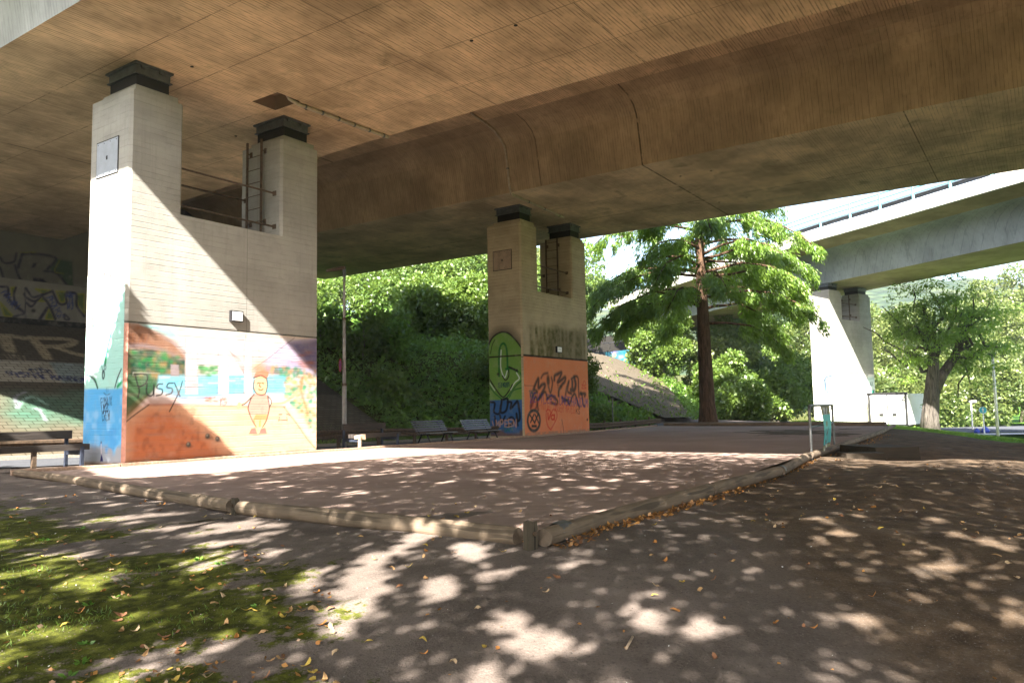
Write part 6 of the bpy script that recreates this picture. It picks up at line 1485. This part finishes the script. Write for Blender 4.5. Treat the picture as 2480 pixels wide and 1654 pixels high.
# ------------------------------------------------------------------ the big shade trees behind the camera whose crowns dapple the ground
def sun_spots():
    """where sunlight comes through: holes between the leaf masses, as ellipses on the ground"""
    res = .05; x0, y0 = -13.0, 1.0; nx, ny = int(27/res), int(26/res)
    m = np.zeros((ny, nx), bool); r2 = np.random.default_rng(21)
    def el(cx, cy, a, b, rot=0.0):
        rad = max(a, b)+.1; i0 = max(0, int((cx-rad-x0)/res)); i1 = min(nx, int((cx+rad-x0)/res)+1); j0 = max(0, int((cy-rad-y0)/res)); j1 = min(ny, int((cy+rad-y0)/res)+1)
        if i1 <= i0 or j1 <= j0: return
        Xx, Yy = np.meshgrid(x0+np.arange(i0, i1)*res-cx, y0+np.arange(j0, j1)*res-cy); c_, s_ = cos(rot), sin(rot)
        m[j0:j1, i0:i1] |= ((Xx*c_+Yy*s_)/a)**2+((-Xx*s_+Yy*c_)/b)**2 < 1
    for k in range(5200):
        x = x0+r2.random()*27; y = y0+r2.random()*25
        dens = .30
        if vnoise(np.array([x+30]), np.array([y+30]), .55, 44)[0] < .46: dens = .06
        if x > 1.5 and y < 16: dens *= .6
        if x < 0 and y < 10: dens *= 1.35; 
        if r2.random() > dens: continue
        a = (.065+.10*r2.random()**1.6)*(1.5 if (x < -.2 and y < 9) else 1.0); el(x, y, a, a*(1.2+.8*r2.random()), -.28+r2.normal()*.25)
    # larger openings seen in the photograph
    for e in ((-1.2,6.1,.22,1.05,.03),(-1.66,6.35,.13,.42,.1),(-1.05,7.2,.12,.30,0),(-.42,6.9,.2,.34,0),(-.6,5.9,.2,.3,0),(-.1,5.2,.2,.25,0),(-.5,7.8,.22,.2,0),(-.15,6.3,.18,.2,0),(.1,4.9,.22,.3,0),(-3.2,8.6,.5,.22,.3),(-2.9,7.9,.42,.2,.2),(-4.8,9.9,.7,.2,.3),(-3.7,8.95,.6,.18,.2),(-4.4,7.6,.4,.3,.2),(-5.4,7.0,.5,.3,0),(-3.3,5.4,.4,.2,0),(-4.2,5.0,.35,.25,0),
              (2.3,5.4,.16,.2,0),(3.2,8.6,.2,.2,0)): el(*e)
    return m, x0, y0, res
smask, sx0, sy0, sres = sun_spots()
def lit_at(x, y):
    i = np.clip(((x-sx0)/sres).astype(int), 0, smask.shape[1]-1); j = np.clip(((y-sy0)/sres).astype(int), 0, smask.shape[0]-1)
    return smask[j, i]
r_ = np.random.default_rng(8)
def band_edge(x):   # ground beyond this line in front of the nearest pier is in full sun
    return np.interp(x, [-14, -9.6, -8.4, -7.4, -5.75, -4.5, -2.0, 1, 6, 14], [21, 18.0, 15.8, 15.1, 15.9, 18.6, 21.4, 23.5, 24.5, 24])
n = 380000; tx = -13+r_.random(n)*27; ty = 1.2+r_.random(n)*24
inland = ty < band_edge(tx)+.4*(vnoise(tx, ty, 1.2, 50)-.5)
thin = np.where(ty > 15, .75, 1.0)
k_ = inland & ~lit_at(tx, ty) & (r_.random(n) < thin)
tx, ty = tx[k_], ty[k_]; tz = near_z(tx, ty)
hh = np.where(ty < 8, 4.6, 6.2)+r_.random(len(tx))*3.2+.8*vnoise(tx, ty, .4, 51)
tt_ = (hh-tz)/(-SUND[2]); P = np.stack([tx, ty, tz], -1)-SUND*tt_[:, None]
uu_, _v = to_uv(P[:, 0], P[:, 1]); ok = (uu_ < 3.2) | ((uu_ < 7.7) & (P[:, 2] < 9.7))
P = P[ok]
# the crown whose shadow lies on the lower left of the nearest pier
n = 9000; a_ = r_.random(n)*2.9; b_ = r_.random(n)*4.4
sh = (b_ < np.interp(a_, [0, .5, 1.3, 1.9, 2.5, 3.0], [1.15, 1.45, 1.45, 1.0, .6, 0.0])) | ((a_ < .45) & (b_ > 3.3) & (b_ < 4.35-a_*1.6))
a_, b_ = a_[sh], b_[sh]; Pw = np.array([uvw(U1, V1)+U*a+np.array([0, 0, b]) for a, b in zip(a_, b_)])
n2_ = 9000; c_ = r_.random(n2_)*1.9; b2_ = r_.random(n2_)*4.6
sh2 = b2_ < np.interp(c_, [0, .35, .8, 1.3, 1.9], [4.5, 3.6, 2.6, 2.2, 2.0])
c_, b2_ = c_[sh2], b2_[sh2]; Pv = np.array([uvw(U1, V1)+V*c+np.array([0, 0, b]) for c, b in zip(c_, b2_)])
Pw = np.concatenate([Pw, Pv]); hw = 6.5+r_.random(len(Pw))*3.5
Pw = Pw-SUND*((hw-Pw[:, 2])/(-SUND[2]))[:, None]
P = np.concatenate([P, Pw])
_d = P-CAM; _dd = _d@FW; _px = _d@RT/np.maximum(_dd, .01); _py = _d@UP/np.maximum(_dd, .01)
P = P[~((_dd > 0) & (np.abs(_px) < .74) & (np.abs(_py) < .52))]
trunks = [(-9.5, -6.5, 'tall shade tree behind and left of the viewpoint, casting dappled light'), (.5, -12.0, 'tall shade tree straight behind the viewpoint, casting dappled light'), (9.0, -9.0, 'tall shade tree behind and right of the viewpoint, casting dappled light')]
dist = np.stack([np.hypot(P[:, 0]-t[0], P[:, 1]-t[1]) for t in trunks], 1); own = dist.argmin(1)
for i, (x_, y_, lb) in enumerate(trunks):
    z_ = float(ground_z(x_, y_)); root = empty('shade_tree', (x_, y_, z_), 0, lb, 'tree', 'shade trees behind the viewpoint')
    mb = MB(); limb(mb, (0, 0, -.3), (0, 0, 8.5), .42, .16, r_, 6, .03, 10)
    Pi = P[own == i]-np.array([x_, y_, z_])
    sel = Pi[r_.choice(len(Pi), 12, False)]
    for q in sel: limb(mb, (0, 0, 3.6+r_.random()*3.5), q*np.array([.92, .92, .95]), .13, .02, r_, 6, .06, 6)
    mb.build('trunk', M['bark'], root, True)
    leaves('crown', Pi, .085+.05*r_.random(len(Pi)), M['leaf_shade'], root, None, 1.35, None, 30+i)

# unseen trees added left of the viaduct to keep sky light off the abutment
for i, (u_, v_, h_, r0, lb) in enumerate(((-3, 31, 13, 4.5, 'added unseen dense tree left of the abutment, blocking sky light'), (-9, 26, 13, 4.8, 'added unseen dense tree left of the road, blocking sky light'), (-6, 37, 14, 5.0, 'added unseen tall dense tree beside the abutment wing, blocking sky light'))):
    x_, y_, z_ = on_slope(u_, v_); tree('bank_tree', x_, y_, z_, h_, r0, lb, M['leaf_dark'], M['bark'], 60, 130, .30, seed=200+i, cz=.5, rz_=.5, blob=(1.2, 2.0))
# hazy air
hb = MB().box(-520, 920, -25, 910, -4, 130).build('haze'); tag(hb, kind='stuff')
hm = bpy.data.materials.new('haze'); hm.use_nodes = True; hm.node_tree.nodes.clear()
ho = hm.node_tree.nodes.new('ShaderNodeOutputMaterial'); pv = hm.node_tree.nodes.new('ShaderNodeVolumePrincipled')
pv.inputs['Color'].default_value = (.85, .92, 1, 1); pv.inputs['Density'].default_value = .0005; pv.inputs['Anisotropy'].default_value = .3
hm.node_tree.links.new(pv.outputs[0], ho.inputs['Volume']); hb.data.materials.append(hm)
